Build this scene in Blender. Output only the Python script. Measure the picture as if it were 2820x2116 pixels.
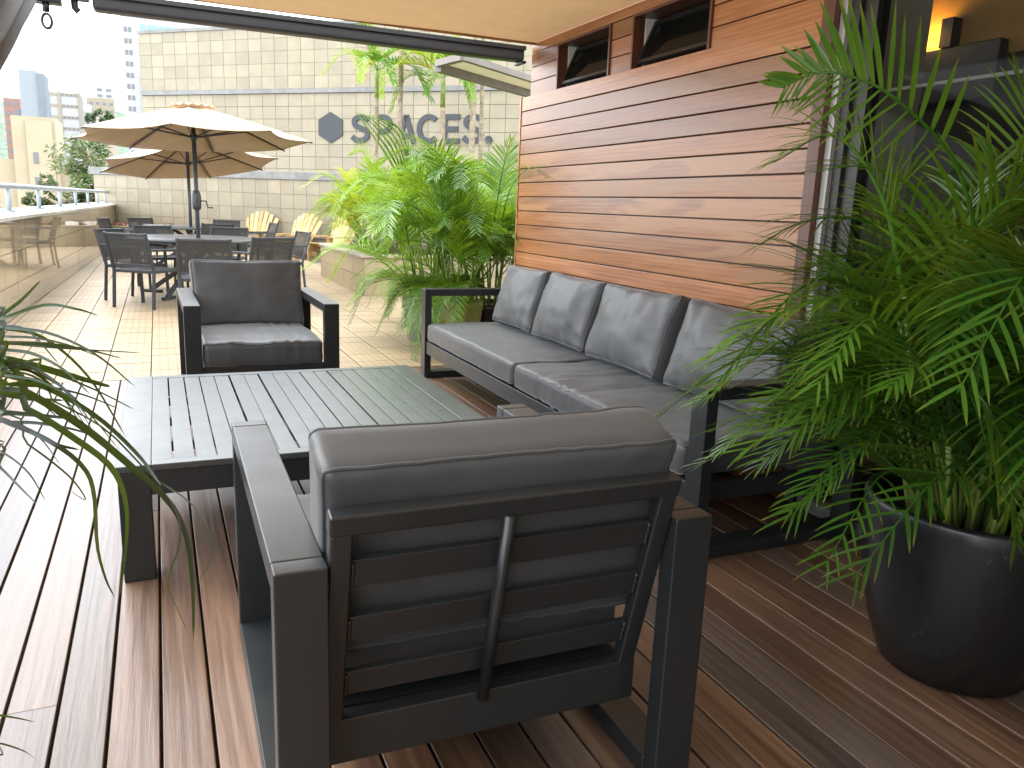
import bpy, math, random
from mathutils import Vector, Matrix, Euler, noise
# ------------------------------------------------------------------ reset
for o in list(bpy.data.objects): bpy.data.objects.remove(o)
scene = bpy.context.scene
C = scene.collection
rad = math.radians
# ------------------------------------------------------------------ camera
EYE = Vector((0, 0, 1.25)); FPX = 2190.0; PCX = 1410.0; PCY = 1058.0
vy = Vector((430-PCX, 538-PCY, FPX)).normalized()
vx = Vector((6455-PCX, 772-PCY, FPX)); vx = (vx - vx.dot(vy)*vy).normalized()
vz = vx.cross(vy)
ROT = Matrix((vx, vy, vz))                      # camera (right, down, forward) -> world
cam_d = bpy.data.cameras.new('camera'); cam = bpy.data.objects.new('camera', cam_d); C.objects.link(cam)
right = ROT @ Vector((1, 0, 0)); up = -(ROT @ Vector((0, 1, 0))); back = -(ROT @ Vector((0, 0, 1)))
M = Matrix((right, up, back)).transposed().to_4x4(); M.translation = EYE
cam.matrix_world = M
cam_d.sensor_width = 36; cam_d.lens = 36*FPX/2820; cam_d.clip_start = .02; cam_d.clip_end = 3000
scene.camera = cam
# ------------------------------------------------------------------ sky, sun, exposure
SUN_EL, SUN_AZ = rad(58), rad(-35)              # azimuth measured from +Y towards +X
w = bpy.data.worlds.new('World'); scene.world = w; w.use_nodes = True
nt = w.node_tree; nt.nodes.clear()
out = nt.nodes.new('ShaderNodeOutputWorld'); bg = nt.nodes.new('ShaderNodeBackground')
sky = nt.nodes.new('ShaderNodeTexSky'); sky.sky_type = 'NISHITA'; sky.sun_disc = False
sky.sun_elevation = SUN_EL; sky.sun_rotation = SUN_AZ; sky.dust_density = 4.0
hs = nt.nodes.new('ShaderNodeHueSaturation'); hs.inputs['Saturation'].default_value = .25
mx = nt.nodes.new('ShaderNodeMix'); mx.data_type = 'RGBA'; mx.inputs[0].default_value = .6
mx.inputs[7].default_value = (14.2, 15.0, 16.0, 1)
nt.links.new(sky.outputs[0], hs.inputs['Color']); nt.links.new(hs.outputs[0], mx.inputs[6])
nt.links.new(mx.outputs[2], bg.inputs[0]); bg.inputs[1].default_value = .13
nt.links.new(bg.outputs[0], out.inputs[0])
sd = bpy.data.lights.new('sun', 'SUN'); sd.energy = .6; sd.angle = rad(25); sd.color = (1, .95, .87)
sun = bpy.data.objects.new('sun', sd); C.objects.link(sun)
sdir = Vector((math.sin(SUN_AZ)*math.cos(SUN_EL), math.cos(SUN_AZ)*math.cos(SUN_EL), math.sin(SUN_EL)))
sun.rotation_euler = sdir.to_track_quat('Z', 'Y').to_euler(); sun.location = (0, 8, 12)
vs = scene.view_settings; vs.view_transform = 'Standard'; vs.look = 'None'; vs.gamma = 1
vs.exposure = 1.8; vs.use_curve_mapping = False
scene.cycles.max_bounces = 8; scene.cycles.transparent_max_bounces = 12
# ------------------------------------------------------------------ picture -> direction helpers
DS = 2820/2212
def ray(u, v):
    return (ROT @ Vector((u*DS-PCX, v*DS-PCY, FPX))).normalized()
def at_z(u, v, z=0):
    d = ray(u, v); return EYE + d*((z-EYE.z)/d.z)
def at_y(u, v, y):
    d = ray(u, v); return EYE + d*(y/d.y)
def at_x(u, v, x):
    d = ray(u, v); return EYE + d*(x/d.x)
def at_plane(u, v, p, n):
    d = ray(u, v); return EYE + d*((p-EYE).dot(n)/d.dot(n))
# ------------------------------------------------------------------ mesh helpers
class MB:
    def __init__(s): s.v = []; s.f = []; s.t = []
    def add(s, vs, fs):
        b = len(s.v); s.v += [tuple(x) for x in vs]; s.f += [tuple(b+i for i in q) for q in fs]; return s
    def box(s, x0, x1, y0, y1, z0, z1):
        return s.add([(x, y, z) for z in (z0, z1) for y in (y0, y1) for x in (x0, x1)],
                     [(0,2,3,1),(4,5,7,6),(0,1,5,4),(2,6,7,3),(0,4,6,2),(1,3,7,5)])
    def cbox(s, c, size, m=None):
        h = [x/2 for x in size]; m = m or Matrix.Identity(3); c = Vector(c)
        return s.add([c + m @ Vector((x*h[0], y*h[1], z*h[2])) for z in (-1,1) for y in (-1,1) for x in (-1,1)],
                     [(0,2,3,1),(4,5,7,6),(0,1,5,4),(2,6,7,3),(0,4,6,2),(1,3,7,5)])
    def bar(s, p, q, w, h, upv=(0,0,1)):
        p, q = Vector(p), Vector(q); d = (q-p); L = d.length; d.normalize()
        sx = d.cross(Vector(upv))
        if sx.length < 1e-4: sx = d.cross(Vector((0,1,0)))
        sx.normalize(); uz = sx.cross(d)
        return s.cbox((p+q)/2, (L, w, h), Matrix((d, sx, uz)).transposed())
    def tube(s, pts, r, n=8, cap=True):
        pts = [Vector(p) for p in pts]; rs = r if isinstance(r, (list, tuple)) else [r]*len(pts)
        rings = []; prev = None
        for i, p in enumerate(pts):
            t = (pts[min(i+1, len(pts)-1)] - pts[max(i-1, 0)]).normalized()
            a = prev - prev.dot(t)*t if prev is not None else t.cross(Vector((0,0,1)) if abs(t.z) < .9 else Vector((1,0,0)))
            a.normalize(); prev = a; b = t.cross(a)
            rings.append([p + (a*math.cos(2*math.pi*k/n) + b*math.sin(2*math.pi*k/n))*rs[i] for k in range(n)])
        vs = [x for g in rings for x in g]; fs = []
        for i in range(len(pts)-1):
            for k in range(n):
                k2 = (k+1) % n; fs.append((i*n+k, i*n+k2, (i+1)*n+k2, (i+1)*n+k))
        if cap: fs += [tuple(range(n))[::-1], tuple((len(pts)-1)*n+k for k in range(n))]
        return s.add(vs, fs)
    def lathe(s, prof, n=40, c=(0,0,0)):
        vs = []; fs = []
        for r, z in prof:
            vs += [(c[0]+r*math.cos(2*math.pi*k/n), c[1]+r*math.sin(2*math.pi*k/n), c[2]+z) for k in range(n)]
        for i in range(len(prof)-1):
            for k in range(n):
                k2 = (k+1) % n; fs.append((i*n+k, i*n+k2, (i+1)*n+k2, (i+1)*n+k))
        return s.add(vs, fs)
    def prism(s, poly, z0, z1, fn=None):
        n = len(poly); fn = fn or (lambda x, y, z: (x, y, z))
        vs = [fn(x, y, z0) for x, y in poly] + [fn(x, y, z1) for x, y in poly]
        return s.add(vs, [tuple(range(n))[::-1], tuple(range(n, 2*n))] + [(i, (i+1) % n, n+(i+1) % n, n+i) for i in range(n)])
    def mesh(s, name):
        me = bpy.data.meshes.new(name); me.from_pydata([tuple(x) for x in s.v], [], s.f)
        if s.t:
            a = me.attributes.new('tip', 'FLOAT', 'POINT'); a.data.foreach_set('value', s.t)
        me.update(); return me
def obj(name, mb, mat=None, parent=None, smooth=False, bevel=0, loc=None, rot=None):
    me = mb.mesh(name) if isinstance(mb, MB) else mb
    if mat and not me.materials: me.materials.append(mat)
    if smooth: me.polygons.foreach_set('use_smooth', [True]*len(me.polygons))
    o = bpy.data.objects.new(name, me); C.objects.link(o)
    if parent: o.parent = parent
    if loc is not None: o.location = loc
    if rot is not None: o.rotation_euler = rot
    if bevel:
        b = o.modifiers.new('bevel', 'BEVEL'); b.width = bevel; b.segments = 2; b.limit_method = 'ANGLE'; b.angle_limit = rad(40)
        me.polygons.foreach_set('use_smooth', [True]*len(me.polygons))
        e = o.modifiers.new('wn', 'WEIGHTED_NORMAL'); e.keep_sharp = True
    return o
def tag(o, label, cat, group=None):
    o['label'] = label; o['category'] = cat
    if group: o['group'] = group
    return o
def thing(name, label, cat, loc=(0,0,0), rz=0, group=None):
    o = bpy.data.objects.new(name, None); C.objects.link(o); o.empty_display_size = .1
    o.location = loc; o.rotation_euler = (0, 0, rz); return tag(o, label, cat, group)
def struct(o): o['kind'] = 'structure'; return o
def dup(root, loc, rz, label, group=None):
    r = root.copy(); C.objects.link(r); r.location = loc; r.rotation_euler = (0, 0, rz); r['label'] = label
    if group: r['group'] = group
    for ch in list(root.children):
        c = ch.copy(); C.objects.link(c); c.parent = r
        for g in ch.children:
            d = g.copy(); C.objects.link(d); d.parent = c
    return r
def catmull(P, n):
    P = [Vector(p) for p in P]; P = [2*P[0]-P[1]] + P + [2*P[-1]-P[-2]]; R = []; m = len(P)-3
    for i in range(n):
        t = i/(n-1)*m; k = min(int(t), m-1); u = t-k; a, b, c, d = P[k:k+4]
        R.append(.5*((2*b) + (c-a)*u + (2*a-5*b+4*c-d)*u*u + (3*b-a-3*c+d)*u**3))
    return R
# ------------------------------------------------------------------ materials
def new_mat(name):
    m = bpy.data.materials.new(name); m.use_nodes = True
    return m, m.node_tree, m.node_tree.nodes['Principled BSDF']
def N(nt, t, **k):
    n = nt.nodes.new('ShaderNode'+t)
    for a, b in k.items(): setattr(n, a, b)
    return n
def ramp(nt, fac, stops):
    r = N(nt, 'ValToRGB'); e = r.color_ramp.elements
    while len(e) < len(stops): e.new(.5)
    for el, (p, c) in zip(e, stops): el.position = p; el.color = (*c, 1)
    nt.links.new(fac, r.inputs[0]); return r.outputs[0]
def mixc(nt, f, a, b, mode='MIX'):
    m = N(nt, 'Mix', data_type='RGBA', blend_type=mode)
    for i, x in ((0, f), (6, a), (7, b)):
        if hasattr(x, 'is_linked'): nt.links.new(x, m.inputs[i])
        else: m.inputs[i].default_value = x if i == 0 else (*x, 1)
    return m.outputs[2]
def math_(nt, op, a, b=None):
    m = N(nt, 'Math', operation=op)
    for i, x in enumerate((a, b)):
        if x is None: continue
        if hasattr(x, 'is_linked'): nt.links.new(x, m.inputs[i])
        else: m.inputs[i].default_value = x
    return m.outputs[0]
def coords(nt, scale=(1,1,1), rnd=True, kind='Object'):
    tc = N(nt, 'TexCoord'); mp = N(nt, 'Mapping'); mp.inputs['Scale'].default_value = scale
    src = tc.outputs[kind]
    if rnd:
        oi = N(nt, 'ObjectInfo'); cx = N(nt, 'CombineXYZ')
        for i, k in enumerate((37., 91., 53.)): nt.links.new(math_(nt, 'MULTIPLY', oi.outputs['Random'], k), cx.inputs[i])
        va = N(nt, 'VectorMath', operation='ADD'); nt.links.new(src, va.inputs[0]); nt.links.new(cx.outputs[0], va.inputs[1]); src = va.outputs[0]
    nt.links.new(src, mp.inputs[0]); return mp.outputs[0]
def ntex(nt, vec, scale, detail=4, dist=0, rough=.55):
    n = N(nt, 'TexNoise'); n.inputs['Scale'].default_value = scale; n.inputs['Detail'].default_value = detail
    n.inputs['Distortion'].default_value = dist; n.inputs['Roughness'].default_value = rough
    nt.links.new(vec, n.inputs['Vector']); return n.outputs['Fac']
def bump(nt, bs, h, strength=.3, dist=.01):
    b = N(nt, 'Bump'); b.inputs['Strength'].default_value = strength; b.inputs['Distance'].default_value = dist
    nt.links.new(h, b.inputs['Height']); nt.links.new(b.outputs[0], bs.inputs['Normal'])
def rand_out(nt): return N(nt, 'ObjectInfo').outputs['Random']
def plain(name, col, rough=.5, metal=0, var=.12, vs=6, bs_=.0, spec=.5, bscale=120):
    m, nt, bs = new_mat(name)
    v = coords(nt); n = ntex(nt, v, vs, 5)
    c = ramp(nt, n, [(.3, tuple(x*(1-var) for x in col)), (.7, tuple(min(1, x*(1+var)) for x in col))])
    nt.links.new(c, bs.inputs['Base Color']); bs.inputs['Metallic'].default_value = metal
    r = N(nt, 'MapRange'); r.inputs['To Min'].default_value = max(0, rough-.08); r.inputs['To Max'].default_value = min(1, rough+.08)
    nt.links.new(ntex(nt, v, vs*2.3, 4), r.inputs[0]); nt.links.new(r.outputs[0], bs.inputs['Roughness'])
    bs.inputs['Specular IOR Level'].default_value = spec
    if bs_: bump(nt, bs, ntex(nt, v, bscale, 3), bs_, .002)
    return m
def wood(name, cols, along=1, rough=(.3, .5), grain=.35, patch=None, spec=.5, coat=0):
    m, nt, bs = new_mat(name)
    sc = [11, 11, 11]; sc[along] = .9; v = coords(nt, tuple(sc))
    sf = [70, 70, 70]; sf[along] = 2.2; vf = coords(nt, tuple(sf))
    a = ntex(nt, v, 1.0, 6, 1.2); b = ntex(nt, vf, 1.0, 5, .3)
    sw = [5, 5, 5]; sw[along] = .30; vw = coords(nt, tuple(sw))
    wv = N(nt, 'TexWave', wave_type='RINGS', rings_direction='SPHERICAL'); wv.inputs['Scale'].default_value = 3.2; wv.inputs['Distortion'].default_value = 5.0
    wv.inputs['Detail'].default_value = 3.0; wv.inputs['Detail Scale'].default_value = 1.6; nt.links.new(vw, wv.inputs['Vector'])
    f = math_(nt, 'ADD', math_(nt, 'ADD', math_(nt, 'MULTIPLY', a, .60), math_(nt, 'MULTIPLY', b, .31)), math_(nt, 'MULTIPLY', wv.outputs['Fac'], .09))
    c1 = ramp(nt, f, [(.3, cols[0]), (.5, cols[1]), (.7, cols[2])])
    c2 = ramp(nt, f, [(.3, cols[3]), (.5, cols[4]), (.7, cols[5])])
    rf = rand_out(nt)
    c = mixc(nt, rf, c1, c2)
    if patch:
        sp = [4, 4, 4]; sp[along] = .55; pv = coords(nt, tuple(sp)); pn = ntex(nt, pv, 1, 3, .8)
        pf = ramp(nt, pn, [(.53, (0,0,0)), (.57, (1,1,1))])
        c = mixc(nt, math_(nt, 'MULTIPLY', pf, .75), c, patch)
    # brightness per piece
    wn = N(nt, 'TexWhiteNoise', noise_dimensions='1D'); nt.links.new(math_(nt, 'MULTIPLY', rf, 917.3), wn.inputs['W'])
    mr = N(nt, 'MapRange'); mr.inputs['To Min'].default_value = .55; mr.inputs['To Max'].default_value = 1.3
    nt.links.new(wn.outputs['Value'], mr.inputs[0])
    h = N(nt, 'HueSaturation'); nt.links.new(mr.outputs[0], h.inputs['Value']); nt.links.new(c, h.inputs['Color'])
    nt.links.new(h.outputs[0], bs.inputs['Base Color'])
    r = N(nt, 'MapRange'); r.inputs['To Min'].default_value = rough[0]; r.inputs['To Max'].default_value = rough[1]
    nt.links.new(f, r.inputs[0]); nt.links.new(r.outputs[0], bs.inputs['Roughness'])
    bs.inputs['Specular IOR Level'].default_value = spec; bs.inputs['Coat Weight'].default_value = coat; bs.inputs['Coat Roughness'].default_value = .2
    bump(nt, bs, f, grain, .004); return m
def leafmat(name, cols, tipc, trans=.35, rough=.38, tips=.9):
    m, nt, bs = new_mat(name)
    rf = rand_out(nt); v = coords(nt, (1,1,1)); n = ntex(nt, v, 9, 3)
    base = ramp(nt, math_(nt, 'ADD', math_(nt, 'MULTIPLY', rf, .7), math_(nt, 'MULTIPLY', n, .3)), [(.15, cols[0]), (.5, cols[1]), (.85, cols[2])])
    at = N(nt, 'Attribute', attribute_name='tip')
    tf = N(nt, 'MapRange'); tf.inputs['From Min'].default_value = .72; nt.links.new(at.outputs['Fac'], tf.inputs[0])
    k = math_(nt, 'MULTIPLY', tf.outputs[0], math_(nt, 'MULTIPLY', math_(nt, 'POWER', n, 1.5), tips*1.6))
    k = math_(nt, 'MINIMUM', k, 1)
    c = mixc(nt, k, base, tipc)
    nt.links.new(c, bs.inputs['Base Color']); bs.inputs['Roughness'].default_value = rough
    tr = N(nt, 'BsdfTranslucent')
    ct = mixc(nt, .5, c, (.35, .5, .03)); nt.links.new(ct, tr.inputs[0])
    ms = N(nt, 'MixShader'); ms.inputs[0].default_value = trans
    nt.links.new(bs.outputs[0], ms.inputs[1]); nt.links.new(tr.outputs[0], ms.inputs[2])
    nt.links.new(ms.outputs[0], nt.nodes['Material Output'].inputs[0]); return m
def fabric(name, col, rough, trans=0, tcol=None, weave=900, bs_=.12):
    m, nt, bs = new_mat(name); v = coords(nt)
    n = ntex(nt, v, 5, 4)
    c = ramp(nt, n, [(.3, tuple(x*.9 for x in col)), (.7, tuple(x*1.1 for x in col))])
    nt.links.new(c, bs.inputs['Base Color']); bs.inputs['Roughness'].default_value = rough
    bs.inputs['Sheen Weight'].default_value = .15
    bump(nt, bs, math_(nt, 'ADD', ntex(nt, v, weave, 2), math_(nt, 'MULTIPLY', ntex(nt, v, 14, 3), .5)), bs_, .003)
    if trans:
        tr = N(nt, 'BsdfTranslucent'); tr.inputs[0].default_value = (*(tcol or col), 1)
        ms = N(nt, 'MixShader'); ms.inputs[0].default_value = trans
        nt.links.new(bs.outputs[0], ms.inputs[1]); nt.links.new(tr.outputs[0], ms.inputs[2])
        nt.links.new(ms.outputs[0], nt.nodes['Material Output'].inputs[0])
    return m
def glass(name, tint=(.9,.93,.92), t=.75, rough=.02):
    m, nt, bs = new_mat(name)
    bs.inputs['Base Color'].default_value = (.01,.012,.012,1); bs.inputs['Roughness'].default_value = rough; bs.inputs['Specular IOR Level'].default_value = .15
    tr = N(nt, 'BsdfTransparent'); tr.inputs[0].default_value = (*tint, 1)
    ms = N(nt, 'MixShader'); ms.inputs[0].default_value = t
    nt.links.new(bs.outputs[0], ms.inputs[1]); nt.links.new(tr.outputs[0], ms.inputs[2])
    nt.links.new(ms.outputs[0], nt.nodes['Material Output'].inputs[0]); return m
def tilemat(name, col, rough, step=None, line=.05, linecol=(.3,.25,.18), spec=.5, var=.08):
    m, nt, bs = new_mat(name); v = coords(nt); n = ntex(nt, v, 2.5, 6)
    c = ramp(nt, n, [(.25, tuple(x*(1-var*2) for x in col)), (.75, tuple(min(1, x*(1+var)) for x in col))])
    rf = rand_out(nt); hh = N(nt, 'HueSaturation'); mr = N(nt, 'MapRange'); mr.inputs['To Min'].default_value = .9; mr.inputs['To Max'].default_value = 1.07
    nt.links.new(rf, mr.inputs[0]); nt.links.new(mr.outputs[0], hh.inputs['Value']); nt.links.new(c, hh.inputs['Color']); c = hh.outputs[0]
    if step:
        tc = N(nt, 'TexCoord'); sx = N(nt, 'SeparateXYZ'); nt.links.new(tc.outputs['Object'], sx.inputs[0]); L = None
        for ax in step[1]:
            u = math_(nt, 'FRACT', math_(nt, 'ADD', math_(nt, 'DIVIDE', sx.outputs[ax], step[0]), 50.5))
            d = math_(nt, 'ABSOLUTE', math_(nt, 'SUBTRACT', u, .5)); k = math_(nt, 'GREATER_THAN', d, .5-line)
            L = k if L is None else math_(nt, 'MAXIMUM', L, k)
        c = mixc(nt, math_(nt, 'MULTIPLY', L, .8), c, linecol)
        bump(nt, bs, math_(nt, 'SUBTRACT', 1.0, L), .5, .002)
    nt.links.new(c, bs.inputs['Base Color']); bs.inputs['Roughness'].default_value = rough
    bs.inputs['Specular IOR Level'].default_value = spec; return m
M_ = {}
M_['deck'] = wood('deck_wood', [(.045,.031,.025),(.092,.064,.050),(.145,.105,.085),(.085,.042,.024),(.175,.088,.046),(.29,.155,.074)], 1, (.30,.52), 1.0, spec=1.0, coat=.25)
M_['wall'] = wood('wall_wood', [(.17,.075,.040),(.28,.130,.070),(.40,.215,.12),(.30,.105,.036),(.50,.20,.065),(.64,.31,.125)], 1, (.25,.42), .18, patch=(.46,.24,.11), coat=.2)
M_['trimwood'] = wood('trim_wood', [(.06,.022,.014),(.09,.034,.02),(.13,.05,.03),(.06,.022,.014),(.10,.04,.022),(.14,.05,.03)], 2, (.3,.45), .15)
M_['teak'] = wood('pale_teak', [(.34,.21,.08),(.48,.32,.13),(.58,.41,.19),(.38,.23,.08),(.52,.35,.14),(.60,.43,.20)], 2, (.55,.75), .2)
M_['metal'] = plain('charcoal_powder_coat', (.020,.023,.025), .32, .05, .10, 3, 0, .6)
M_['metal2'] = plain('dark_bar_metal', (.045,.047,.052), .4, 0, .1)
M_['tabletop'] = plain('grey_table_metal', (.085,.092,.093), .30, .38, .06, 4)
M_['dining'] = plain('dining_metal', (.045,.05,.058), .42, .1, .1)
M_['cushion'] = fabric('charcoal_cushion', (.055,.060,.064), .44, 0, None, 700, .10)
M_['canvas'] = fabric('awning_canvas', (.44,.25,.105), .75, .19, (.50,.31,.15), 500, .1)
M_['curtain'] = fabric('grey_curtain', (.14,.145,.15), .8, .12, (.2,.2,.2))
M_['parasol'] = fabric('parasol_fabric', (.52,.40,.27), .8, .22, (.44,.29,.15))
M_['cream'] = fabric('cream_awning', (.62,.58,.46), .7, .35, (.7,.65,.5))
M_['paver'] = tilemat('paver', (.34,.255,.155), .5, (.06, (0,1)), .07, (.20,.14,.08))
M_['walltile'] = tilemat('wall_tile', (.285,.245,.17), .4, None)
M_['parapettile'] = tilemat('glossy_tile', (.34,.27,.17), .035, None, spec=.9)
M_['plantertile'] = tilemat('planter_tile', (.36,.28,.17), .5, (.05, (0,1,2)), .04, (.36,.28,.17))
M_['grout'] = plain('grout', (.20,.17,.12), .9)
M_['stone'] = plain('grey_stone', (.20,.20,.195), .7, 0, .2, 4)
M_['coping'] = plain('white_coping', (.48,.46,.41), .3)
M_['railing'] = plain('railing_paint', (.30,.34,.37), .4)
M_['soil'] = plain('soil', (.05,.032,.02), .95, 0, .5, 30, .6)
M_['leaflitter'] = plain('dry_leaves', (.16,.07,.04), .9, 0, .5, 20)
M_['sign'] = plain('sign_grey', (.035,.04,.047), .55)
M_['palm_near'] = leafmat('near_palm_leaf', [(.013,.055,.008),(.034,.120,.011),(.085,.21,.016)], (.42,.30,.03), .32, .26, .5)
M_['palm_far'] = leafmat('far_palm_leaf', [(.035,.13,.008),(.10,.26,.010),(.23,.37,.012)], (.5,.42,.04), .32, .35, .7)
M_['palm_yel'] = leafmat('yellow_palm_leaf', [(.15,.30,.012),(.30,.40,.014),(.48,.42,.015)], (.62,.45,.04), .42, .4, .8)
M_['strap'] = leafmat('strap_leaf', [(.010,.012,.017),(.013,.022,.020),(.022,.055,.018)], (.30,.13,.05), .15, .45, 1.0)
M_['stem'] = plain('palm_stem', (.19,.25,.05), .5, 0, .3, 9)
M_['trunk'] = plain('palm_trunk', (.30,.24,.17), .85, 0, .4, 14, .5, .3, 60)
M_['blackpot'] = plain('black_pot', (.014,.016,.017), .3, 0, .3, 5)
M_['greypot'] = plain('grey_pot', (.30,.29,.27), .7, 0, .2)
M_['beigepot'] = plain('beige_pot', (.50,.40,.29), .7, 0, .2)
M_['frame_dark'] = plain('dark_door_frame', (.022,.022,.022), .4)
M_['alu'] = plain('pale_aluminium', (.42,.42,.40), .4, .3)
M_['white'] = plain('white_paint', (.75,.75,.72), .5)
M_['plaster'] = plain('pale_plaster', (.55,.50,.40), .8)
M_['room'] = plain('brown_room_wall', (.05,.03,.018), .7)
M_['glass'] = glass('door_glass', (.80,.82,.80), .80)
M_['winglass'] = glass('window_glass', (.3,.32,.34), .35)
M_['blackiron'] = plain('black_hardware', (.015,.015,.018), .4)
M_['sling'] = glass('mesh_sling', (.75,.75,.75), .38, .6)
M_['sling'].node_tree.nodes['Principled BSDF'].inputs['Base Color'].default_value = (.085,.085,.085,1)
def emis(name, col, s):
    m, nt, bs = new_mat(name); bs.inputs['Emission Color'].default_value = (*col, 1); bs.inputs['Emission Strength'].default_value = s
    bs.inputs['Base Color'].default_value = (*col, 1); return m
M_['lamp'] = emis('lamp_glow', (1, .42, .05), .8)
R_ = random.Random(7)
# ================================================================== SETTING
ground = struct(obj('ground', MB().box(-1500, 1500, -300, 2500, -31, -30), plain('city_ground', (.30,.30,.27), .9, 0, .3, .05)))
slab = struct(obj('terrace_slab', MB().box(-1.75, 9.5, 5.93, 30, -.5, -.03).box(-1.75, 9.5, -3, 5.93, -.5, -.06), M_['grout']))
# ------------------------------------------------------------------ deck of planks
deck = bpy.data.objects.new('deck', None); C.objects.link(deck); struct(deck)
PITCH, GAP = .1165, .007
ms_cache = {}
def plank_mesh(y0, y1):
    k = (round(y0, 3), round(y1, 3))
    if k not in ms_cache: ms_cache[k] = MB().box(-(PITCH-GAP)/2, (PITCH-GAP)/2, y0, y1, -.024, 0).mesh('plank')
    return ms_cache[k]
R = random.Random(3)
for k in range(-14, 23):
    x = -.055 + PITCH*(k+.5)
    if x > 2.56: break
    cuts = [-1.2, 5.95]
    if k in (-3, -1, -8, 6, 17, 19): cuts.insert(1, [2.05, 3.35, 4.2, 3.0, 1.0, 3.7][(-3, -1, -8, 6, 17, 19).index(k)])
    for a, b in zip(cuts[:-1], cuts[1:]):
        o = obj('plank', plank_mesh(a + (.002 if a > -1 else 0), b), M_['deck'], deck, bevel=.003, loc=(x, 0, R.uniform(-.0015, .0015)))
# ------------------------------------------------------------------ tiled terrace floor
terrace = bpy.data.objects.new('tiled_terrace', None); C.objects.link(terrace); struct(terrace)
PV = .30; pm = MB().box(-PV/2+.004, PV/2-.004, -PV/2+.004, PV/2-.004, -.028, 0).mesh('paver')
cells = []
for j in range(0, 64):
    for i in range(-5, 20):
        cx, cy = -.1 + PV*(i+.5), 5.96 + PV*(j+.5)
        if cx < -1.72 or cy > 24.8: continue
        if cx > 2.75 and cy > 10.8: continue
        if cx > 3.4 and cy < 10.8: continue
        cells.append((cx, cy))
def key(c):
    return math.hypot(*c) + (3 if c[0] > 2.6 else 0)
cells.sort(key=key); rest = MB()
for n, (cx, cy) in enumerate(cells):
    dz = R.uniform(-.0012, .0012)
    if n < 300: obj('paver', pm, M_['paver'], terrace, loc=(cx, cy, dz))
    else: rest.box(cx-PV/2+.004, cx+PV/2-.004, cy-PV/2+.004, cy+PV/2-.004, -.028, dz)
ro = obj('far_pavers', rest, tilemat('paver_far', (.34,.255,.155), .5, (.06, (0,1)), .07, (.20,.14,.08)), terrace); ro['kind'] = 'stuff'
# ------------------------------------------------------------------ parapet with railing
PA = math.atan(.0257)
par = thing('parapet_wall', 'low glossy cream tiled parapet wall with pale stone coping along the terrace', 'wall', (-1.592, 0, 0), -PA)
# local: inner face at x=0, length along +y
obj('core', MB().box(-.28, -.016, -1.5, 23.6, -.02, .95), M_['grout'], par)
tw, th = .66, .315; pt = MB().box(-.016, 0, .003, tw-.003, .003, th-.003).mesh('tile')
for j in range(36):
    for i in range(3):
        o = obj('tile', pt, M_['parapettile'], par, loc=(R.uniform(-.0006, .0006), -1+j*tw, .005+i*th), rot=(0, R.uniform(-.002,.002), R.uniform(-.003, .003)))
for j in range(12):
    obj('coping', MB().add([(x, y, z) for y in (-1.4+j*2.1+.002, -1.4+(j+1)*2.1-.002) for x, z in ((-.32,.95),(.025,.95),(.025,.985),(-.32,1.03))],
        [(0,1,2,3),(7,6,5,4),(0,4,5,1),(1,5,6,2),(2,6,7,3),(3,7,4,0)]), M_['coping'], par)
rail = thing('railing', 'pale blue grey steel handrail on short round posts along the parapet', 'railing', (-1.592, 0, 1.0), -PA)
obj('handrail', MB().tube([(-.17, -1.4, .285), (-.17, 23.55, .285)], .032, 12), M_['railing'], rail, True)
for j in range(12):
    y = .1 + 2.07*j
    p = obj('post', MB().tube([(-.17, y, .01), (-.17, y, .27)], .026, 12), M_['railing'], rail, True)
    obj('base_plate', MB().lathe([(0, .0), (.06, .0), (.06, .022), (0, .022)], 16, (-.17, y, .005)), M_['railing'], p)
# ------------------------------------------------------------------ diagonal back wall
WD = Vector((.718, -.696, 0)).normalized(); WN = Vector((-WD.y*-1, 0, 0)); WN = Vector((WD.y, -WD.x, 0))   # WN points to the viewer
WANG = math.atan2(WD.y, WD.x)
P0 = Vector((-1.45, 23.85, 0))
def tiled_wall(root, s0, s1, z0, z1, tw, th, depth, skip=None):
    """tiles on the local -y face; nearest 300 as objects, the rest as one part"""
    tm = MB().box(.004, tw-.004, -.02, 0, .004, th-.004).mesh('tile'); lst = []
    n = int((s1-s0)/tw+.5); m = int(round((z1-z0)/th))
    for i in range(n):
        for j in range(m): lst.append((s0+i*tw, z0+j*th))
    return tm, lst
low = thing('lower_terrace_wall', 'low cream tiled wall with grey stone capping behind the planting bed', 'wall', P0, WANG)
obj('core', MB().box(0, 15, 0, .75, -.4, 1.72), M_['grout'], low)
tm, lst = tiled_wall(low, 0.02, 15, .40, 1.72, .36, .33, .02)
rest = MB()
for k, (s, z) in enumerate(lst):
    if s < 12: obj('tile', tm, M_['walltile'], low, loc=(s, -.001, z), rot=(R.uniform(-.002,.002), 0, 0))
obj('side_tiles', MB().box(-.02, 0, .0, .74, .40, 1.72), M_['walltile'], low)
for k in range(8):
    obj('capping', MB().box(-.12+k*1.9 + (.003 if k else 0), -.12+(k+1)*1.9, -.06, .80, 1.72, 1.90), M_['stone'], low, bevel=.01)
UOFF = .72
PU = P0 - WN*UOFF
def wall_sz(u, v, p=PU):                        # picture -> (along wall, height) on a wall plane
    q = at_plane(u, v, p, WN); return (q-p).dot(WD), q.z
sl, _ = wall_sz(307, 200); _, ztop = wall_sz(420, 66); _, zband = wall_sz(420, 200)
upw = thing('tall_tiled_wall', 'tall cream tiled building wall with grey metal bands carrying the sign', 'building', PU, WANG)
UT = .372; UH = (ztop-zband)/5
obj('core', MB().box(sl, 24, .02, 6, -.4, ztop-.02), M_['grout'], upw)
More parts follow.
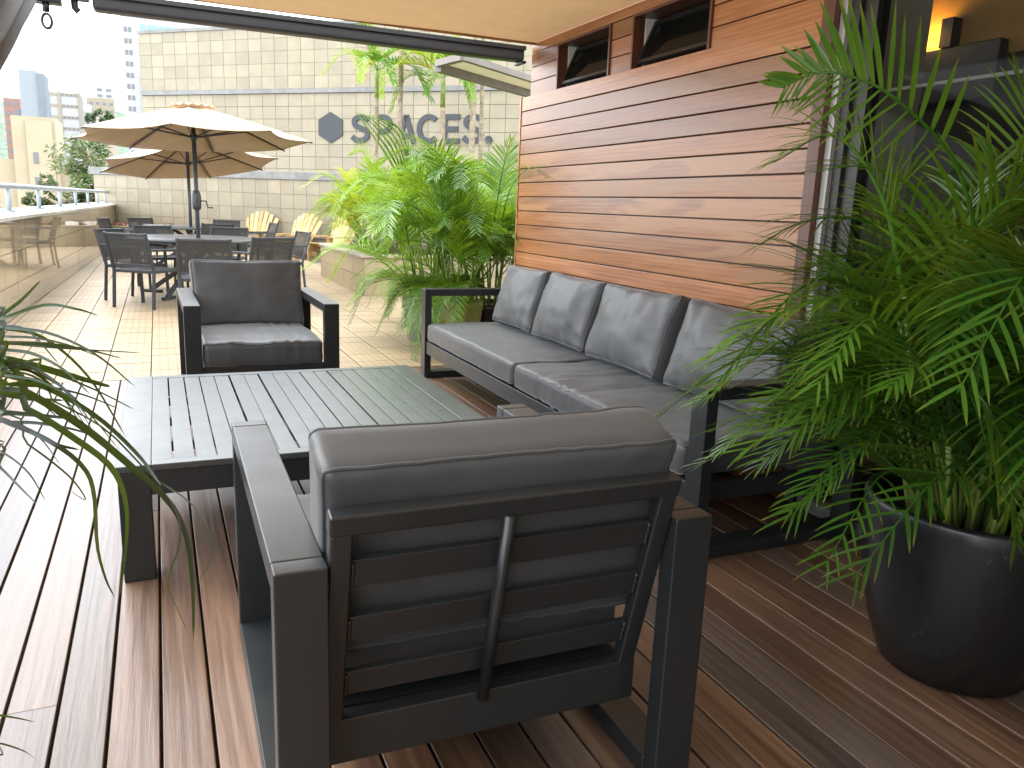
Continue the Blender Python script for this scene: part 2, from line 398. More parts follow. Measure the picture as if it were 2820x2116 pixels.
tm = MB().box(.005, UT-.005, 0, .02, .005, UH-.005).mesh('tile'); cnt = 0; rest = MB()
rows = [zband+.05+UH*j*.985 for j in range(5)] + [zband-.06-UH*(j+1) for j in range(7)]
cand = []
for i in range(60):
    for zr in rows: cand.append((sl+i*UT, zr))
def vis(c):
    return c[1] > 1.6 and c[0] < sl+13.5
cand.sort(key=lambda c: (not vis(c), -c[0] if False else c[0]))
for k, (s, z) in enumerate(cand):
    if k < 300: obj('tile', tm, M_['walltile'], upw, loc=(s, 0, z), rot=(R.uniform(-.002,.002), 0, 0))
    else: rest.box(s+.005, s+UT-.005, 0, .02, z+.005, z+UH-.005)
o = obj('far_tiles', rest, M_['walltile'], upw); o['kind'] = 'stuff'
for k in range(10):
    obj('metal_band', MB().box(sl+k*2.2+.004, sl+(k+1)*2.2, -.05, .02, zband-.055, zband+.045), M_['stone'], upw)
obj('roof_edge', MB().box(sl-.03, 24, -.03, .3, ztop-.02, ztop+.05), M_['stone'], upw)
for zz in range(8):
    obj('side_panel', MB().box(sl-.02, sl, .0, 6, .2+zz*(ztop-.3)/8, .2+(zz+1)*(ztop-.3)/8-.012), M_['walltile'], upw)
# ------------------------------------------------------------------ sign on the wall
s_hex, z_hex = wall_sz(715, 276); s_a, z_b = wall_sz(762, 309); s_b, z_t = wall_sz(1043, 247)
_, hz1 = wall_sz(715, 243); _, hz0 = wall_sz(715, 310); hh = (hz1-hz0)/2
sign = thing('wall_sign', 'dark grey hexagon and SPACES. lettering mounted on the tall tiled wall', 'sign', PU, WANG)
WY = lambda x, z, d: (x, -.005-d, z)
s_w = wall_sz(741, 276)[0] - wall_sz(690, 276)[0]
obj('hexagon', MB().prism([(s_hex + s_w/2/math.cos(rad(30))*math.cos(rad(90+60*k))*1.0, z_hex + hh*math.sin(rad(90+60*k))) for k in range(6)], 0, .03, WY), M_['sign'], sign)
LH = z_t - z_b; zb = z_b
def stroke(polys, x0, sx, wd):
    mb = MB()
    for P in polys:
        P = [(x0+p[0]*sx, zb+p[1]*LH) for p in P]; n = len(P); Lf = []; Rt = []
        for i in range(n):
            a = Vector(P[max(i-1,0)]); b = Vector(P[i]); c = Vector(P[min(i+1,n-1)])
            d1 = (b-a).normalized() if i else (c-b).normalized(); d2 = (c-b).normalized() if i < n-1 else d1
            t = (d1+d2).normalized(); nn = Vector((-t.y, t.x)); k = wd/2/max(.35, nn.dot(Vector((-d1.y, d1.x))))
            Lf.append(b+nn*k); Rt.append(b-nn*k)
        vs = []
        for i in range(n): vs += [WY(*Lf[i], 0), WY(*Rt[i], 0), WY(*Lf[i], .03), WY(*Rt[i], .03)]
        fs = []
        for i in range(n-1):
            a, b = 4*i, 4*i+4; fs += [(a+2, a+3, b+3, b+2), (a, b, b+1, a+1), (a, a+2, b+2, b), (a+1, b+1, b+3, a+3)]
        fs += [(0,1,3,2), (4*n-4, 4*n-2, 4*n-1, 4*n-3)]
        mb.add(vs, fs)
    return mb
cm = lambda P, n=26: [(p.x, p.y) for p in catmull([(a, b, 0) for a, b in P], n)]
arc = lambda cx, cy, rx, ry, a0, a1, n=18: [(cx+rx*math.cos(rad(a0+(a1-a0)*i/(n-1))), cy+ry*math.sin(rad(a0+(a1-a0)*i/(n-1)))) for i in range(n)]
GS = cm([(.64,.79),(.52,.895),(.36,.915),(.19,.86),(.13,.73),(.20,.60),(.38,.525),(.56,.44),(.63,.29),(.55,.15),(.36,.085),(.18,.115),(.06,.225)])
glyph = {
 'S': [GS],
 'P': [[(.12,0),(.12,1)], [(.12,.91),(.38,.91)] + arc(.38,.66,.25,.25,88,-88) + [(.38,.41),(.12,.41)]],
 'A': [[(.04,0),(.40,.97)], [(.40,.97),(.76,0)], [(.19,.26),(.62,.26)]],
 'C': [arc(.45,.5,.36,.415,48,312,30)],
 'E': [[(.12,0),(.12,1)], [(.12,.91),(.62,.91)], [(.12,.5),(.56,.5)], [(.12,.09),(.62,.09)]]}
# left and right edges of the letters in the picture, and the glyphs' own extents
for ch, ua, ub_, g0, g1 in (('S', 760, 800, .03, .715), ('P', 808, 849, .03, .72), ('A', 857, 899, -.045, .845), ('C', 901, 946, .0, .76), ('E', 955, 994, .03, .62), ('S', 1000, 1045, .03, .715)):
    sa, sb = wall_sz(ua, 280)[0], wall_sz(ub_, 280)[0]; sx = (sb-sa)/(g1-g0)
    obj('letter', stroke(glyph[ch], sa-g0*sx, sx, LH*.185), M_['sign'], sign)
sd_ = wall_sz(1056, 303)[0]
obj('full_stop', MB().prism([(sd_+.085*math.cos(rad(18*k)), zb+.09+.085*math.sin(rad(18*k))) for k in range(20)], 0, .03, WY), M_['sign'], sign)
# ------------------------------------------------------------------ planting bed in front of the low wall
bed = thing('planting_bed', 'low tiled planting bed with soil and dry leaves at the foot of the wall', 'planter', P0 + WN*.95, WANG)
bc = obj('curb', MB().box(.25, 6.6, 0, .12, -.03, .46), M_['grout'], bed)
for k in range(10): obj('tile', MB().box(.25+k*.64+.004, .25+(k+1)*.64-.004, -.015, 0, 0, .455), M_['walltile'], bed)
obj('curb_top', MB().box(.22, 6.65, -.03, .13, .46, .485), M_['plantertile'], bed)
obj('soil', MB().box(.25, 6.6, .12, .94, 0, .47), M_['soil'], bed)
lt = MB(); R2 = random.Random(5)
for k in range(500):
    x, y = R2.uniform(.3, 5.2), R2.uniform(.14, .9); a = R2.uniform(0, 6.28); l, wd = R2.uniform(.05,.13), R2.uniform(.02,.05); z = .475 + R2.uniform(0, .09)
    e = Vector((math.cos(a), math.sin(a), R2.uniform(-.4,.4)))*l; g = Vector((-math.sin(a), math.cos(a), R2.uniform(-.4,.4)))*wd; c = Vector((x, y, z))
    lt.add([c-e, c+g, c+e, c-g], [(0,1,2,3)])
o = obj('leaf_litter', lt, M_['leaflitter'], bed); o['kind'] = 'stuff'
for k, (s, z) in enumerate(((2.0, .5), (2.45, .49))):
    b = tag(obj('white_block', MB().box(-.14, .14, -.06, .06, 0, .09), M_['white'], loc=P0 + WN*.75 + WD*s + Vector((0,0,.475)), rot=(0, 0, WANG+.1), bevel=.01), 'small white block on the planting bed soil, ' + ('the one nearer the parapet', 'the one nearer the parasol pole')[k], 'block', 'white blocks on the bed')
# ------------------------------------------------------------------ tiled planter box
plb = thing('planter_box', 'square tiled planter box with flat stone rim full of palms', 'planter', (2.55, 10.9, 0))
obj('core', MB().box(.01, 3.2, .01, 3.1, -.03, .52), M_['grout'], plb)
for k in range(5):
    for j in range(2):
        obj('tile', MB().box(-.008, .01, .005+k*.62, (k+1)*.62-.004, .003+j*.26, .26+j*.26-.003), M_['plantertile'], plb)
        obj('tile', MB().box(.014+k*.62, (k+1)*.62-.004, -.008, .01, .003+j*.26, .26+j*.26-.003), M_['plantertile'], plb)
rim = MB().box(-.04, 3.2, -.04, .16, .52, .56).box(-.04, .16, .162, 3.1, .52, .56)
obj('rim', rim, plain('rim_stone', (.36,.31,.24), .6), plb, bevel=.006)
obj('soil', MB().box(.16, 3.2, .16, 3.1, .5, .54), M_['soil'], plb)
# ------------------------------------------------------------------ wooden wall
WX = 2.60
ww = thing('timber_wall', 'red brown horizontal timber boarded wall behind the sofa', 'wall', (WX, 0, 0))
obj('core', MB().box(.03, .22, 2.78, 5.83, -.05, 2.07).box(.20, .22, 2.78, 5.83, 2.07, 2.6), M_['frame_dark'], ww)
BP = .1055; zt = 2.083
bmesh_ = MB().box(0, .022, 2.78, 5.852, .0035, BP-.0035).mesh('board')
for k in range(20):
    z = zt - BP*(k+1)
    if z < -.06: break
    obj('board', bmesh_, M_['wall'], ww, bevel=.0025, loc=(R.uniform(-.001,.001), 0, z))
obj('end_trim', MB().box(-.006, .20, 5.854, 5.872, 0, zt+.002), M_['wall'], ww)
# upper course with two windows, set back a little
UX = .035
def ub(y0, y1, z0, z1, name='board'): return obj(name, MB().box(UX, UX+.02, y0+.002, y1-.002, z0+.003, z1-.003), M_['wall'], ww, bevel=.002)
zu = [2.083, 2.187, 2.291, 2.392]
for a, b in zip(zu[:-1], zu[1:]):
    ub(5.33, 5.78, a, b); ub(4.345, 4.60, a, b); ub(2.78, 3.585, a, b)
ub(2.78, 5.78, 2.392, 2.47); ub(2.78, 5.78, 2.47, 2.60)
obj('ledge', MB().box(.0225, .06, 2.78, 5.85, 2.06, 2.0815), M_['wall'], ww)
for y0, y1 in ((4.60, 5.33), (3.585, 4.345)):
    wn = obj('window', MB().box(UX-.012, .19, y1-.018, y1, 2.083, 2.392).box(UX-.012, .19, y0, y0+.018, 2.083, 2.392)
             .box(UX-.012, .19, y0+.018, y1-.018, 2.375, 2.392).box(UX+.03, .19, y0+.018, y1-.018, 2.083, 2.092), M_['trimwood'], ww)
    obj('jamb', MB().box(.10, .19, y1-.03, y1-.018, 2.092, 2.375), M_['white'], wn)
    # tilted hopper sash
    m = Matrix.Rotation(rad(24), 3, 'Y'); sash = MB()
    W2 = (y1-y0)/2-.035; H2 = .135
    for a, b, c, d in ((-W2, W2, -H2, -H2+.022), (-W2, W2, H2-.022, H2), (-W2, -W2+.022, -H2, H2), (W2-.022, W2, -H2, H2)):
        sash.cbox(Vector((.105, (y0+y1)/2-.006, 2.235)) + m @ Vector((0, (a+b)/2, (c+d)/2)), (.022, b-a, d-c), m)
    obj('sash', sash, M_['frame_dark'], wn)
    obj('pane', MB().cbox(Vector((.105, (y0+y1)/2-.006, 2.235)), (.005, 2*W2-.04, 2*H2-.04), m), M_['winglass'], wn)
    obj('room_shade_sheet', MB().box(.192, .198, y0, y1, 2.08, 2.4), M_['frame_dark'], wn)  # thin dark sheet stands in for the shade inside the room
obj('edge_strip', MB().box(-.004, .03, 2.755, 2.779, -.02, 2.5), M_['wall'], ww)
obj('corner_post', MB().box(-.03, .10, 2.685, 2.753, -.02, 2.6), M_['trimwood'], ww, bevel=.003)
# ------------------------------------------------------------------ glazed sliding doors and the room behind
gd = thing('glazed_door', 'dark framed sliding glass door beside the timber wall', 'door', (WX, 0, 0))
obj('aluminium_jamb', MB().box(.0, .09, 2.648, 2.683, -.02, 2.6), M_['alu'], gd, bevel=.003)
obj('door_frame', MB().box(.02, .10, 2.60, 2.647, -.02, 2.6).box(.04, .11, 2.53, 2.598, -.02, 2.6).box(.03, .10, 1.20, 1.27, -.02, 2.6), M_['frame_dark'], gd, bevel=.004)
obj('sill_rail', MB().box(.0, .16, -1.5, 2.60, -.025, .03), M_['alu'], gd)
obj('head_rail', MB().box(.02, .12, -1.5, 2.60, 2.45, 2.6), M_['frame_dark'], gd)
obj('pane', MB().box(.070, .076, 1.27, 2.53, .03, 2.45), M_['glass'], gd)
obj('pane', MB().box(.060, .066, -1.5, 1.20, .03, 2.45), M_['glass'], gd)
obj('transom_bar', MB().box(.13, .142, -1.2, 2.56, 1.770, 1.782), M_['white'], gd)
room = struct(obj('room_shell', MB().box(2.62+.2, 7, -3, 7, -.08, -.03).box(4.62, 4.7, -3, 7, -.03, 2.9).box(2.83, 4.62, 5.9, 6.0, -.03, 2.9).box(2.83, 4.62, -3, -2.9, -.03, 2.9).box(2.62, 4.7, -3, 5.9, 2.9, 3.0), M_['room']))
tag(obj('interior_pillar', MB().box(3.05, 3.32, 2.86, 2.97, -.03, 2.88).box(3.05, 3.32, 2.84, 2.86, -.03, .5), M_['plaster']), 'pale plaster pillar inside the room behind the glass', 'pillar')
shf = thing('shelf_unit', 'pale low cabinet with white top inside the room', 'cabinet', (3.5, 3.0, -.03))
obj('carcass', MB().box(0, .9, 0, .4, 0, .78), M_['plaster'], shf); obj('top', MB().box(-.02, .92, -.02, .42, .78, .81), M_['white'], shf, bevel=.003)
lp = thing('wall_lamp', 'glowing amber wall lamp with dark bracket inside the room', 'lamp', (4.62, 3.9, 2.25))
obj('glow_panel', MB().box(-.06, -.03, -.09, .15, .08, .13), M_['lamp'], lp); obj('back_panel', MB().box(-.02, -.001, -.6, .45, .0, .64), plain('amber_panel', (.42,.24,.07), .7), lp); obj('bracket', MB().box(-.09, 0, -.5, .3, -.25, .08), M_['frame_dark'], lp, bevel=.01)
obj('upright', MB().box(-.10, -.02, -.17, -.09, .08, .25), M_['frame_dark'], lp)
ll = bpy.data.lights.new('lamp_light', 'POINT'); ll.energy = 5; ll.color = (1, .5, .12); ll.shadow_soft_size = .08
lo = bpy.data.objects.new('lamp_light', ll); C.objects.link(lo); lo.location = (-.10, .03, .17); lo.parent = lp
# unseen facade, added behind the viewpoint to cut and bounce light
fc = thing('light_shaping_facade', 'unseen pale plaster facade with glazed doors, added behind the lounge to shape its light', 'building', (0, -3.4, 0))
obj('wall', MB().box(-1.9, 7, -.3, 0, -.1, 6), M_['plaster'], fc)
for k in range(4): obj('window', MB().box(-1.2+k*1.15, -.2+k*1.15, .001, .02, .1, 2.1), M_['winglass'], fc)
# ------------------------------------------------------------------ retractable canopy
aw = thing('canopy', 'tan fabric retractable canopy with charcoal front bar over the lounge', 'awning', (0, 0, 0))
nx, ny = 46, 70; vs_, fs_ = [], []
X0, X1, Y0, Y1 = -.36, 2.634, -2.6, 5.72
for j in range(ny+1):
    for i in range(nx+1):
        x = X0+(X1-X0)*i/nx; y = Y0+(Y1-Y0)*j/ny
        z = 2.452 + .010*noise.noise(Vector((x*.8, y*.5, 3))) + .006*math.sin(y*1.1+x*.7) - .012*math.sin(math.pi*min(1, max(0, (x-X0)/(X1-X0))))
        d = y - (5.05 + .16*math.sin((x-.6)*1.7)); z += .022*math.exp(-(d/.05)**2)*max(0, 1-((x-1.35)/.8)**2)*(1 if d < 0 else .2)
        vs_.append((x, y, z))
for j in range(ny):
    for i in range(nx): a = j*(nx+1)+i; fs_.append((a, a+1, a+nx+2, a+nx+1))
fo = obj('fabric', MB().add(vs_, fs_), M_['canvas'], aw, True)
for k, y in enumerate((4.6, 3.4, 2.2, 1.0)): pass
obj('front_bar', MB().box(-.30, 2.63, 5.90, 6.02, 2.355, 2.462), M_['metal2'], aw, bevel=.02)
obj('bar_lip', MB().box(-.30, 2.63, 5.875, 5.899, 2.43, 2.458), M_['metal'], aw)
obj('edge_rod', MB().tube([(X0, 5.72, 2.452), (X1, 5.72, 2.452)], .012, 8), M_['canvas'], aw, True)
b = obj('end_bracket', MB().box(2.60, 2.635, 5.875, 6.03, 2.335, 2.354), M_['blackiron'], aw, bevel=.004)
obj('end_bracket', MB().box(-.44, -.32, 5.88, 6.02, 2.41, 2.47).box(-.62, -.47, 5.9, 6.0, 2.365, 2.47).tube([(-.40,5.95,2.41),(-.40,5.95,2.36),(-.38,5.95,2.34)], .022, 8), M_['blackiron'], aw, bevel=.006)
hk = MB(); hc = Vector((-.555, 5.93, 2.262))
hk.tube([(hc.x, hc.y, 2.37), (hc.x, hc.y, 2.315)], .02, 8)
ring = [hc + Vector((.026*math.sin(a), 0, .042*math.cos(a))) for a in [2*math.pi*k/20 for k in range(21)]]
hk.tube(ring, .009, 6)
tag(obj('snap_hook', hk, M_['blackiron'], None, True), 'small dark snap hook hanging from the corner of the canopy', 'hook')
# tied back side curtain
cv = MB(); a0 = at_x(112, 0, -.52); a1 = at_x(0, 247, -.52); dr = (a1-a0).normalized(); st = a0 - dr*.15; L = 4.3; nn_ = 26; mm = 30
perp = Vector((0, -dr.z, dr.y)); perp = perp if perp.z > 0 else -perp
vs_, fs_ = [], []
for j in range(mm+1):
    t = j/mm; wdt = .30*(1-.75*max(0, (t-.7)/.3)**1.5)
    for i in range(nn_+1):
        s = i/nn_; p = st + dr*(L*t) + perp*(wdt*s) + Vector((-.10+.055*math.sin(s*15+t*2.2)*(.35+.65*min(1, s*3)) + .02*math.sin(s*31+t*5), 0, 0))
        vs_.append(p)
for j in range(mm):
    for i in range(nn_): a = j*(nn_+1)+i; fs_.append((a, a+1, a+nn_+2, a+nn_+1))
co = obj('side_curtain', MB().add(vs_, fs_), M_['curtain'], None, True); sm = co.modifiers.new('solid', 'SOLIDIFY'); sm.thickness = .006
end = st + dr*L + Vector((-.10, 0, .15))
obj('tie_strap', MB().tube([end, end.lerp(Vector((-1.60, end.y-.3, .98)), .5)-Vector((0,0,.05)), Vector((-1.62, end.y-.3, .98))], .012, 6), M_['curtain'], co, True)
tag(co, 'grey fabric side curtain pulled back diagonally from the canopy corner', 'curtain')
# second awning beyond the timber wall
ZA = 2.62
q = [at_z(946, 138, ZA), at_z(1170, 204, ZA), at_z(1170, 165, ZA+.1), at_z(1000, 124, ZA+.02)]
aw2 = thing('far_awning', 'cream fabric awning with grey brown frame beyond the timber wall', 'awning', q[0])
L2 = [p - q[0] for p in q]; L2[2] = L2[1] + (L2[3]-L2[0])*1.0
obj('fabric', MB().add([L2[0], L2[1], L2[2], L2[3]] + [x + Vector((0,0,.02)) for x in (L2[0], L2[1], L2[2], L2[3])], [(0,1,2,3),(7,6,5,4),(0,4,5,1),(2,6,7,3)]), M_['cream'], aw2)
fr = plain('taupe_frame', (.20,.17,.145), .5)
obj('front_bar', MB().bar(L2[0]-Vector((0,0,.03)), L2[1]-Vector((0,0,.03)), .08, .09), fr, aw2); obj('side_bar', MB().bar(L2[0], L2[3], .07, .06), fr, aw2); obj('rear_bar', MB().bar(L2[3], L2[2], .06, .06), fr, aw2)
# ------------------------------------------------------------------ city beyond
def bld(name, label, u0, u1, vtop, Y, depth, mat, zb=-30, rot=0):
    a, b = at_y(u0, vtop, Y), at_y(u1, vtop, Y); c = (a+b)/2
    t = thing(name, label, 'building', (c.x, Y, zb), rot); return t, (b.x-a.x), c.z-zb
mcream = plain('city_cream', (.33,.275,.185), .85, 0, .08, .3); mwhite = plain('city_white', (.33,.33,.335), .8, 0, .05, .3)
mgrey = plain('city_grey', (.13,.155,.18), .6, 0, .1, .2); mglass = plain('city_glass', (.16,.30,.31), .15); mwin = plain('city_window', (.12,.12,.13), .3)
mtan = plain('city_tan', (.25,.22,.165), .85); mbrick = plain('city_brick', (.24,.14,.11), .85); mred = plain('red_roof', (.42,.05,.06), .6)
t, wd, h = bld('office_tower', 'plain cream tower with small slit windows beyond the railing', 22, 118, 252, 130, 14, mcream)
obj('wall', MB().box(-wd/2, wd/2, 0, 10, 0, h), mcream, t); obj('buttress', MB().box(-wd/2-2.2, -wd/2-.01, 1, 9, 0, h*.86), mcream, t)
obj('rib', MB().box(-wd*.18, wd*.42, -.35, -.01, 0, h-.5), mcream, t); obj('annex', MB().box(wd/2+.01, wd/2+2.6, 2, 9, 0, h-6.6), mcream, t)
obj('roof_hut', MB().box(wd/2+.1, wd/2+2.2, 3, 7, h-6.58, h-5), mwhite, t); obj('annex_joint', MB().box(wd/2+1.9, wd/2+2.3, 1.9, 1.99, 0, h-8), mtan, t)
for k in range(12): obj('window', MB().box(-.3, .35, -.42, -.36, h-6.2-k*3.3, h-4.7-k*3.3), mwin, t)
t, wd, h = bld('grey_tower', 'slim windowless blue grey tower block', 38, 95, 152, 230, 12, mgrey)
obj('wall', MB().box(-wd/2, wd*.22, 0, 8, 0, h), plain('tower_pale', (.20,.225,.245), .5), t); obj('side_wing', MB().box(wd*.22+.02, wd/2, -.6, 8, 0, h-.6), mgrey, t); obj('left_wing', MB().box(-wd/2-1.3, -wd/2-.02, 1, 7, 0, h-9), mwin, t)
for k in range(9): obj('window', MB().box(wd*.36, wd*.42, -.66, -.61, h-10-k*3, h-9-k*3), mwin, t)
t, wd, h = bld('banded_block', 'white office block with tan window bands and columns', 96, 172, 200, 270, 12, mwhite)
obj('wall', MB().box(-wd/2, wd/2, 0, 12, 0, h), mwhite, t)
for x in (-wd*.5+.3, -wd*.1, wd*.47): obj('column', MB().box(x-.35, x+.35, -.3, -.01, 0, h+.5), mtan, t)
for k in range(24):
    z = h-3.1*k-.9; bnd = obj('band', MB().box(-wd/2+.66, -wd*.1-.36, -.16, -.01, z, z+.75).box(-wd*.1+.36, wd*.47-.36, -.16, -.01, z, z+.75), mtan, t)
    for x in (-.02, .10, .22, .34):
        obj('pane', MB().box(wd*x, wd*x+wd*.07, -.20, -.165, z+.1, z+.65), mwin, bnd)
t, wd, h = bld('white_tower', 'tall bright white apartment tower beside the tiled wall', 259, 325, 38, 260, 14, mwhite)
obj('wall', MB().box(-wd/2, wd*.12, 0, 12, 0, h), mwhite, t); obj('core_slab', MB().box(wd*.12+.02, wd*.8, -1.2, 12, 0, h-16), mwhite, t); obj('balcony', MB().box(wd*.12+.02, wd*.8, -2.4, 12, h-15.98, h-14.8), mwhite, t)
for k in range(30):
    z = h-4-k*3.0
    for x in (-.40, -.26): obj('window', MB().box(wd*x, wd*x+.8, -.08, -.005, z, z+1.3), mwin, t)
    if k > 5: obj('window', MB().box(wd*.34, wd*.34+.7, -1.30, -1.205, z, z+1.3), mwin, t)
t, wd, h = bld('glass_tower', 'green glazed tower top above the tiled wall', 289, 420, 40, 300, 14, mwhite)
obj('wall', MB().box(-wd/2, wd/2, 0, 12, 0, h), mwhite, t)
for x0, x1 in ((-.5, -.33), (-.27, -.12), (-.07, .36)):
    for k in range(6): obj('window', MB().box(wd*x0, wd*x1, -.3, -.02, h-5.2-k*3.5, h-2.6-k*3.5), mglass, t)
t, wd, h = bld('flat_block', 'pale grey apartment block peeping over the tiled wall', 385, 560, 58, 285, 12, mwhite)
obj('wall', MB().box(-wd/2, wd/2, 0, 12, 0, h), plain('city_pale', (.36,.36,.36), .8), t)
for x in (-.35, -.1, .15, .38): obj('window', MB().box(wd*x, wd*x+2.6, -.06, -.01, h-4.4, h-1.6), mwin, t)
t, wd, h = bld('hill_house', 'long sand coloured building on the hillside', 186, 246, 212, 420, 10, mtan)
obj('wall', MB().box(-wd/2, wd/2, 0, 10, 0, h), mtan, t); obj('terrace_band', MB().box(-wd/2, wd/2, -1.5, -.02, 0, h-9), plain('city_brown', (.34,.28,.22), .8), t)
for k in range(4):
    for j in range(2): obj('window', MB().box(-wd*.4+k*wd*.24, -wd*.28+k*wd*.24, -.1, -.01, h-3-j*3.2, h-1.9-j*3.2), mwin, t)
t, wd, h = bld('hill_flats', 'small white striped flats on top of the hill', 206, 242, 186, 470, 10, mwhite)
obj('wall', MB().box(-wd/2, wd/2, 0, 10, 0, h), mwhite, t)
for k in range(4):
    for x in (-.42, .12): obj('window', MB().box(wd*x, wd*(x+.3), -.1, -.01, h-2.6-k*2.8, h-1.4-k*2.8), mwin, t)
t, wd, h = bld('hill_white_houses', 'cluster of low white houses under the hillside', 168, 206, 226, 380, 10, mwhite)
obj('wall', MB().box(-wd/2, wd/2, 0, 10, 0, h-2.5), mwhite, t); obj('upper_floor', MB().box(-wd*.3, wd*.2, 0, 8, h-2.48, h), plain('city_pale2', (.58,.58,.55), .8), t)
for k in range(4):
    for x in (-.4, -.1, .2): obj('window', MB().box(wd*x, wd*x+1.2, -.1, -.01, h-4.5-k*3, h-3.2-k*3), mwin, t)
t, wd, h = bld('brick_flats', 'small brick red flats behind the cream tower', 6, 42, 212, 320, 10, mbrick)
obj('wall', MB().box(-wd/2, wd/2, 0, 10, 0, h), mbrick, t)
for k in range(7):
    for x in (-.35, .1): obj('window', MB().box(wd*x, wd*x+1.3, -.1, -.01, h-2.5-k*3, h-1.2-k*3), mwin, t)
t, wd, h = bld('red_roof_house', 'low house with dark red roof below the railing trees', 176, 232, 392, 140, 10, mwhite)
obj('wall', MB().box(-wd/2, wd/2, 0, 8, 0, h-2.5), mwhite, t); obj('roof', MB().add([(-wd/2-.3,-.5,h-2.5),(wd/2+.3,-.5,h-2.5),(wd/2+.3,8.5,h-2.5),(-wd/2-.3,8.5,h-2.5),(-wd/2+1,4,h+.8),(wd/2-1,4,h+.8)], [(0,1,5,4),(2,3,4,5),(3,0,4),(1,2,5),(3,2,1,0)]), mred, t)
t, wd, h = bld('white_house', 'white gabled house with grey roof between tower and trees', 168, 214, 338, 200, 10, mwhite)
obj('wall', MB().box(-wd/2, wd/2, 0, 8, 0, h-1), mwhite, t); obj('roof', MB().box(-wd/2-.3, wd/2+.3, -.4, 8.4, h-.98, h), plain('city_roof', (.5,.42,.36), .8), t)
# wooded hill behind the town
hv, hf = [], []; HN = 44
for j in range(14):
    for i in range(HN+1):
        x = -420+760*i/HN; y = 440+j*40
        z = -30 + max(0, (96*math.exp(-((x+90)/190)**2) + 22*noise.noise(Vector((x*.012, y*.012, 1)))))*min(1, j/7)
        hv.append((x, y, z))
for j in range(13):
    for i in range(HN): a = j*(HN+1)+i; hf.append((a, a+1, a+HN+2, a+HN+1))
struct(obj('hill', MB().add(hv, hf), plain('hill_green', (.10,.14,.10), .95, 0, .4, .2), None, True))
# ================================================================== FURNITURE
def cushion(w, d, h, r=.05, puff=.25, seed=0, wr=.004, folds=None, n=26, sag=0.0, pinch=0.0):
    """soft rounded box centred on the origin; thin axis = z"""
    V, F, ix = [], [], {}
    hw = (w/2, d/2, h/2)
    g = [math.sin(math.pi/2*(-1+2*i/n)) for i in range(n+1)]
    gz = [math.sin(math.pi/2*(-1+2*i/8)) for i in range(9)]
    def vid(x, y, z):
        k = (round(x, 5), round(y, 5), round(z, 5))
        if k in ix: return ix[k]
        q = Vector((x*hw[0], y*hw[1], z*hw[2]))
        rr = min(r, h/2*.98)
        inn = Vector([max(-(hw[a]-rr), min(hw[a]-rr, q[a])) for a in range(3)]); dv = q-inn
        if dv.length > 1e-7: q = inn + dv.normalized()*rr
        e = (1-x*x)*(1-y*y); q.z *= 1 + puff*e
        # corners drawn in, edges bowed
        q.x *= 1 - pinch*(1-abs(y)**2)*.6*abs(x)**3; q.y *= 1 - pinch*(1-abs(x)**2)*.6*abs(y)**3
        s = Vector((seed*7.3, seed*3.1, seed*5.7)); p = Vector((q.x, q.y, q.z*1.5))
        a = noise.noise(p*5+s)*wr*1.6 + noise.noise(p*13+s)*wr*.8
        # creases running in from the rim
        ang = math.atan2(q.y/hw[1], q.x/hw[0]); rim = max(abs(x), abs(y))**3
        a += wr*1.5*rim*(abs(noise.noise(Vector((ang*6, seed, 2))))-.25)
        if folds:
            fx, fw, fa = folds
            for c_, amp in fx:
                t = q[fw]-c_ - .05*noise.noise(Vector((q.x*4, q.y*4, seed)));  a += amp*math.exp(-(t/fa)**2)
        sg = 1 if z > 0 else -1
        if abs(z) > .5: q.z += sg*a
        else:
            q.x += (1 if x > 0 else -1)*a*.6*(abs(x) > .9); q.y += (1 if y > 0 else -1)*a*.6*(abs(y) > .9)
        q.z -= sag*(1-abs(x))*(1-abs(y))
        ix[k] = len(V); V.append(q); return ix[k]
    for sgn in (-1, 1):
        for i in range(n):
            for j in range(n):
                qd = (vid(g[i], g[j], sgn), vid(g[i+1], g[j], sgn), vid(g[i+1], g[j+1], sgn), vid(g[i], g[j+1], sgn)); F.append(qd if sgn > 0 else qd[::-1])
        for i in range(n):
            for j in range(8):
                qd = (vid(g[i], sgn, gz[j]), vid(g[i+1], sgn, gz[j]), vid(g[i+1], sgn, gz[j+1]), vid(g[i], sgn, gz[j+1])); F.append(qd if sgn < 0 else qd[::-1])
                qd = (vid(sgn, g[i], gz[j]), vid(sgn, g[i+1], gz[j]), vid(sgn, g[i+1], gz[j+1]), vid(sgn, g[i], gz[j+1])); F.append(qd if sgn > 0 else qd[::-1])
    m = MB(); m.v = [tuple(v) for v in V]; m.f = F; m.loops = []
    for kz in (1, 7):
        z = gz[kz]
        per = [(g[i], -1) for i in range(n)] + [(1, g[i]) for i in range(n)] + [(-g[i], 1) for i in range(n)] + [(-1, -g[i]) for i in range(n)]
        L = [V[vid(x, y, z)].copy() for x, y in per]; m.loops.append(L + [L[0], L[1]])
    return m
def piping(m, o):
    for L in m.loops: obj('piping', MB().tube(L, .0042, 6, False), M_['cushion'], o, True)
